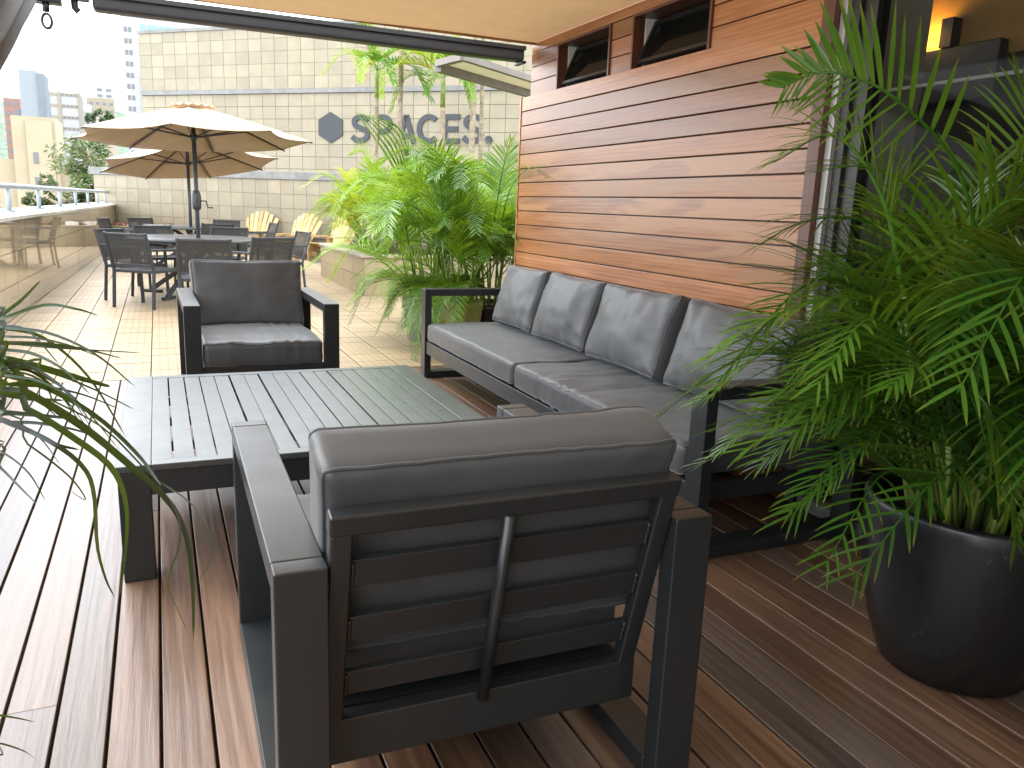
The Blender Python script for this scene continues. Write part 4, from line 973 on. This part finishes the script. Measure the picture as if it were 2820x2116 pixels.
# ------------------------------------------------------------------ palms in the planter box
for tt, n_, z_ in [(o_, 11, .5) for o_ in list(C.objects) if o_.name.startswith('potted_palm') and o_ is not npalm]:
    rg = random.Random(int(tt.location.y*100))
    for k in range(n_):
        upa, L_, me = FF[-1-rg.randrange(3)]; o = obj('frond', me, None, tt, True, loc=(0, 0, z_), rot=(rg.uniform(-.2,.2), rg.uniform(.25,.6), rad(rg.uniform(140, 300)))); s_ = rg.uniform(.6, .85); o.scale = (s_, s_, s_)
tub = [o_ for o_ in C.objects if o_.get('label', '').startswith('feathery green palm in a wide black tub')][0]
placed([(1080,520,6.5),(1090,450,6.2),(1110,395,5.8),(1148,362,5.4),(1185,385,5.15)], 16, .20, .010, .9, 77, .45, .15, (34,62), None, tub, 'palm_far')
placed([(1060,520,6.5),(1075,430,6.3),(1090,350,6.1),(1105,300,6.0)], 18, .26, .012, .5, 78, .35, .15, (34,62), None, tub, 'palm_far')
def bed_palm(label, loc, seed, nst, nf, hmin, hmax, fr, spread=.3, lean=.35):
    t = thing('bushy_palm', label, 'palm', loc, 0, 'bushy palms in the planter box'); palm_clump(t, (0,0,0), fr, nst, nf, hmin, hmax, spread, seed, .014, None, None, lean); return t
bed_palm('yellow green bushy palm at the open corner of the planter box', (3.0, 11.6, .535), 3, 12, 3, .2, .9, FY, .25, .5)
bed_palm('yellow green bushy palm along the side of the planter box', (3.1, 12.7, .535), 13, 12, 3, .2, .9, FY, .3, .5)
bed_palm('bright green bushy palm in the middle of the planter box', (3.9, 11.6, .535), 4, 14, 3, .3, 1.0, FF, .35)
bed_palm('bright green bushy palm at the back of the planter box', (3.6, 13.2, .535), 14, 12, 3, .3, .9, FF, .35)
bed_palm('bright green bushy palm at the end of the planter box near the timber wall', (4.9, 11.9, .535), 24, 14, 3, .3, 1.1, FF, .4)
# tall leaning spear of folded young leaves
sp_ = thing('young_palm_spear', 'tall leaning bright green folded palm shoot above the pots', 'palm', (2.75, 9.55, 0))
pts = [Vector((0,0,0)), at_y(965*.81, 520, 9.4)-sp_.location, at_y(745, 440, 9.2)-sp_.location if False else at_y(1000*.755, 430, 9.3)-sp_.location]
b0, b1, b2, b3 = [at_y(u, v, 9.4) - sp_.location for u, v in ((885, 470), (870, 400), (830, 330), (772, 248))]
obj('stem', MB().tube([(0,0,0), b0*.6, b0, b1], [.03,.03,.03,.028], 8), M_['stem'], sp_, True)
for k in range(7):
    o_ = Vector((.02*k, .01*k, .02*k))
    obj('frond', frond_mb([b1*.9+b0*.1, b1+o_, b2+o_*2, b3+o_*2.5-Vector((0,0,.05*k))], 26, .26, .036, .15, 60+k, 3, .12, (74,84), .1, .012), M_['palm_far'], sp_, True)
# ------------------------------------------------------------------ slim palm trees against the tiled wall
FT = frond_set('t', M_['palm_far'], 8, 1.1, 1.5, .42, .034, 4, 30, 71, .8)
FTY = frond_set('ty', M_['palm_yel'], 5, 1.0, 1.3, .42, .034, 4, 28, 81, .8)
def palm_tree(label, u, vb, Y, z0, ztop, r, seed, nf=9, yel=0, leanx=0):
    p = at_y(u, vb, Y); t = thing('palm_tree', label, 'palm tree', (p.x, Y, z0), 0, 'slim palm trees'); h = ztop-z0; rg = random.Random(seed)
    P = [(leanx*f*f + .02*math.sin(6*f+seed), .02*math.cos(5*f+seed), h*f) for f in [i/14 for i in range(15)]]
    obj('trunk', MB().tube(P, [r*(1.15-.35*i/14)*(1+.05*(i % 2)) for i in range(15)], 10), M_['trunk'], t, True)
    top = Vector(P[-1]); obj('crownshaft', MB().tube([top-Vector((0,0,.05)), top+Vector((0,0,.35)), top+Vector((0,0,.5))], [r*.85, r*.8, r*.4], 10), M_['stem'], t, True)
    for k in range(nf):
        S = FTY if k < yel else FT; upa, L_, me = S[rg.randrange(len(S))] if k > 2 else S[-1-k % 2]
        o = obj('frond', me, None, t, True, loc=top+Vector((0,0,.42)), rot=(rg.uniform(-.2,.2), rg.uniform(.0,.35), 6.283*k/nf+rg.uniform(-.3,.3)+seed)); s = rg.uniform(.85,1.1); o.scale = (s, s, s)
    return t
palm_tree('slim palm tree with yellowing fronds before the S and P of the sign', 815, 350, 14.6, .3, 3.12, .042, 1, 10, 3, -.02)
palm_tree('slim bare trunked palm tree before the letter A of the sign', 865, 350, 14.2, .3, 4.6, .046, 2, 9, 0)
palm_tree('slim palm tree before the letter E of the sign', 953, 350, 13.6, .3, 2.95, .05, 3, 9, 2)
palm_tree('slim grey palm trunk before the last S, thicker one of the close pair', 1019, 300, 13.2, .3, 4.6, .05, 4, 8, 0)
palm_tree('slim brown palm trunk before the last S, thinner one of the close pair', 1037, 300, 13.5, .3, 4.7, .038, 5, 8, 0)
# ------------------------------------------------------------------ strap leaved plant at the left
sx_ = Vector((-.66, 1.30, 0))
sp = thing('strap_leaf_plant', 'dark strap leaved plant arching over the deck in front of the coffee table', 'potted plant', sx_)
obj('pot', MB().lathe([(0,0),(.15,0),(.17,.02),(.21,.34),(.21,.36),(.19,.36),(.18,.32),(0,.32)], 36), M_['blackpot'], sp, True)
obj('soil', MB().lathe([(0,.33),(.18,.33),(.18,.30),(0,.30)], 24), M_['soil'], sp)
obj('stem', MB().tube([(0,0,.32),(.02,.01,.6),(.03,0,.86)], [.03,.026,.022], 8), M_['trunk'], sp, True)
def strap(path, w, seed, Y=1.22, dead=0):
    rg = random.Random(seed); u0, v0 = path[0]
    P3 = [Vector((.03, 0, .84))] + [at_y(u, v, Y + .03*math.sin(seed*2.1) + .05*math.sin(i*.9+seed)) - sx_ for i, (u, v) in enumerate(path)]
    P = catmull(P3, 26); m = MB(); m.t = []
    for i, p in enumerate(P):
        T = (P[min(i+1, 25)]-P[max(i-1, 0)]).normalized(); S = T.cross(Vector((.2, -1, .15*math.sin(seed)+.3))).normalized(); Nn = S.cross(T); f = i/25
        wj = w*(.35+.65*math.sin(math.pi*min(1, .15+f*.85)))*.5*(1 if i < 25 else .1); tw = .6*math.sin(f*5+seed)*f
        e = (S*math.cos(tw)+Nn*math.sin(tw))*wj
        wj*=.45; e*=.45; m.v += [tuple(p+e+Nn*wj*.25), tuple(p), tuple(p-e+Nn*wj*.25)]; m.t += [max(0, (f-.86)/.14) if not dead else min(1, .72+f*.28)]*3
        if i: c = 3*i-3; m.f += [(c,c+1,c+4,c+3),(c+1,c+2,c+5,c+4)]
    obj('leaf', m, M_['strap'], sp, True)
for k, (p, wd) in enumerate([
    ([(-60,740),(0,685),(45,650),(88,606)], .012), ([(-60,700),(0,690),(95,660),(165,668),(212,682)], .010), ([(-60,720),(0,738),(130,752),(310,763)], .009),
    ([(-80,780),(0,775),(110,800),(210,828),(238,835)], .022), ([(-60,790),(0,805),(110,842),(215,905),(300,985),(348,1050)], .018), ([(-60,840),(0,850),(70,862),(140,865)], .018),
    ([(-60,880),(0,890),(90,898),(168,906)], .016), ([(-60,860),(0,905),(70,935),(120,960),(172,972)], .015), ([(-60,900),(0,905),(110,955),(180,1010),(203,1070),(210,1180),(228,1250),(248,1292)], .014),
    ([(-40,850),(60,885),(150,940),(240,1010),(272,1090),(272,1180),(258,1290)], .020), ([(-60,800),(60,850),(170,915),(280,1005),(365,1085),(402,1160),(416,1270),(418,1388)], .023),
    ([(0,830),(120,870),(230,930),(330,1030),(410,1085),(452,1150),(455,1210),(425,1262)], .006), ([(0,840),(100,880),(250,980),(350,1060),(388,1130),(384,1190),(362,1260),(385,1320),(408,1372)], .006),
    ([(-60,960),(0,1010),(40,1050),(80,1090)], .008), ([(-60,960),(0,975),(60,1020),(100,1085)], .006), ([(-40,900),(60,960),(150,1030),(185,1080),(150,1060)], .006), ([(0,800),(90,800),(200,840),(290,885)], .008),
    ([(-80,1530),(0,1545),(40,1552),(75,1560)], .007), ([(-60,1600),(0,1606),(50,1622),(75,1638)], .006), ([(-60,700),(0,705),(60,715),(130,790)], .008)]):
    strap(p, wd, k+1)
rg = random.Random(12)
for k in range(16):
    v0 = rg.uniform(700, 930); le = rg.uniform(120, 330); dr_ = rg.uniform(.1, .9)
    strap([(-60, v0-20), (0, v0), (le*.35, v0+le*.10*dr_), (le*.7, v0+le*.45*dr_), (le, v0+le*1.0*dr_)], rg.uniform(.006, .012), 40+k, rg.uniform(1.1, 1.35))
# ------------------------------------------------------------------ trees below the railing
def broad_tree(label, u, v, Y, rx, rz, seed, cols, n=1500, lf=.35):
    c = at_y(u, v, Y); t = thing('tree', label, 'tree', (c.x, Y, -30)); rg = random.Random(seed); cz = c.z+30
    tr = MB().tube([(0,0,0),(.1,0,cz*.5),(0,0,cz-rz*.3)], [.4,.3,.15], 8)
    for k in range(9):
        a = rg.uniform(0,6.28); tr.tube([(0,0,cz-rz*rg.uniform(.3,.9)), (math.cos(a)*rx*.6, math.sin(a)*rx*.6, cz+rz*rg.uniform(-.3,.6))], [.12,.03], 5)
    obj('trunk', tr, M_['trunk'], t, True); m = MB(); m.t = []
    blobs = [(Vector((rg.uniform(-1,1)*rx*.75, rg.uniform(-1,1)*rx*.6, cz+rg.uniform(-.8,.75)*rz)), rg.uniform(.25,.5)*min(rx, rz)) for _ in range(16)]
    for k in range(n):
        bc, br = blobs[rg.randrange(16)]; d = Vector((rg.gauss(0,1), rg.gauss(0,1), rg.gauss(0,1))).normalized()*br*rg.uniform(.55, 1.05); p = bc+d
        e = Vector((rg.uniform(-1,1), rg.uniform(-1,1), rg.uniform(-.6,.6))).normalized()*lf*rg.uniform(.6,1.2); g = e.cross(Vector((rg.uniform(-1,1), rg.uniform(-1,1), 1))).normalized()*lf*.32
        b = len(m.v); m.v += [tuple(p-e), tuple(p+g), tuple(p+e), tuple(p-g)]; m.t += [0,.3,.5,.3]; m.f.append((b,b+1,b+2,b+3))
    obj('crown', m, leafmat('tree_leaf', cols, (.2,.2,.05), .2, .5, .3), t)
GT = [(.025,.04,.018),(.05,.07,.03),(.085,.105,.05)]
broad_tree('loose leafy tree standing beside the end of the lower terrace wall', 205, 365, 40, 1.6, 1.35, 1, GT, 1500, .16)
broad_tree('dense dark tree crown just behind the handrail', 150, 425, 34, 1.3, .7, 2, GT, 1500, .14)
broad_tree('dense tree crown behind the handrail end', 205, 420, 38, 1.2, .75, 3, [(.03,.06,.02),(.06,.10,.03),(.11,.17,.04)], 1500, .14)
broad_tree('small round tree crown behind the handrail beside the cream tower', 100, 440, 36, .9, .45, 4, GT, 900, .13)
broad_tree('distant round tree below the hillside houses', 193, 322, 180, 3.6, 2.0, 5, [(.03,.06,.035),(.05,.09,.05),(.08,.12,.07)], 900, .6)
broad_tree('distant tree group in front of the sand coloured hill house', 205, 250, 370, 8, 2.4, 6, [(.03,.06,.035),(.05,.09,.05),(.08,.12,.07)], 900, 1.0)
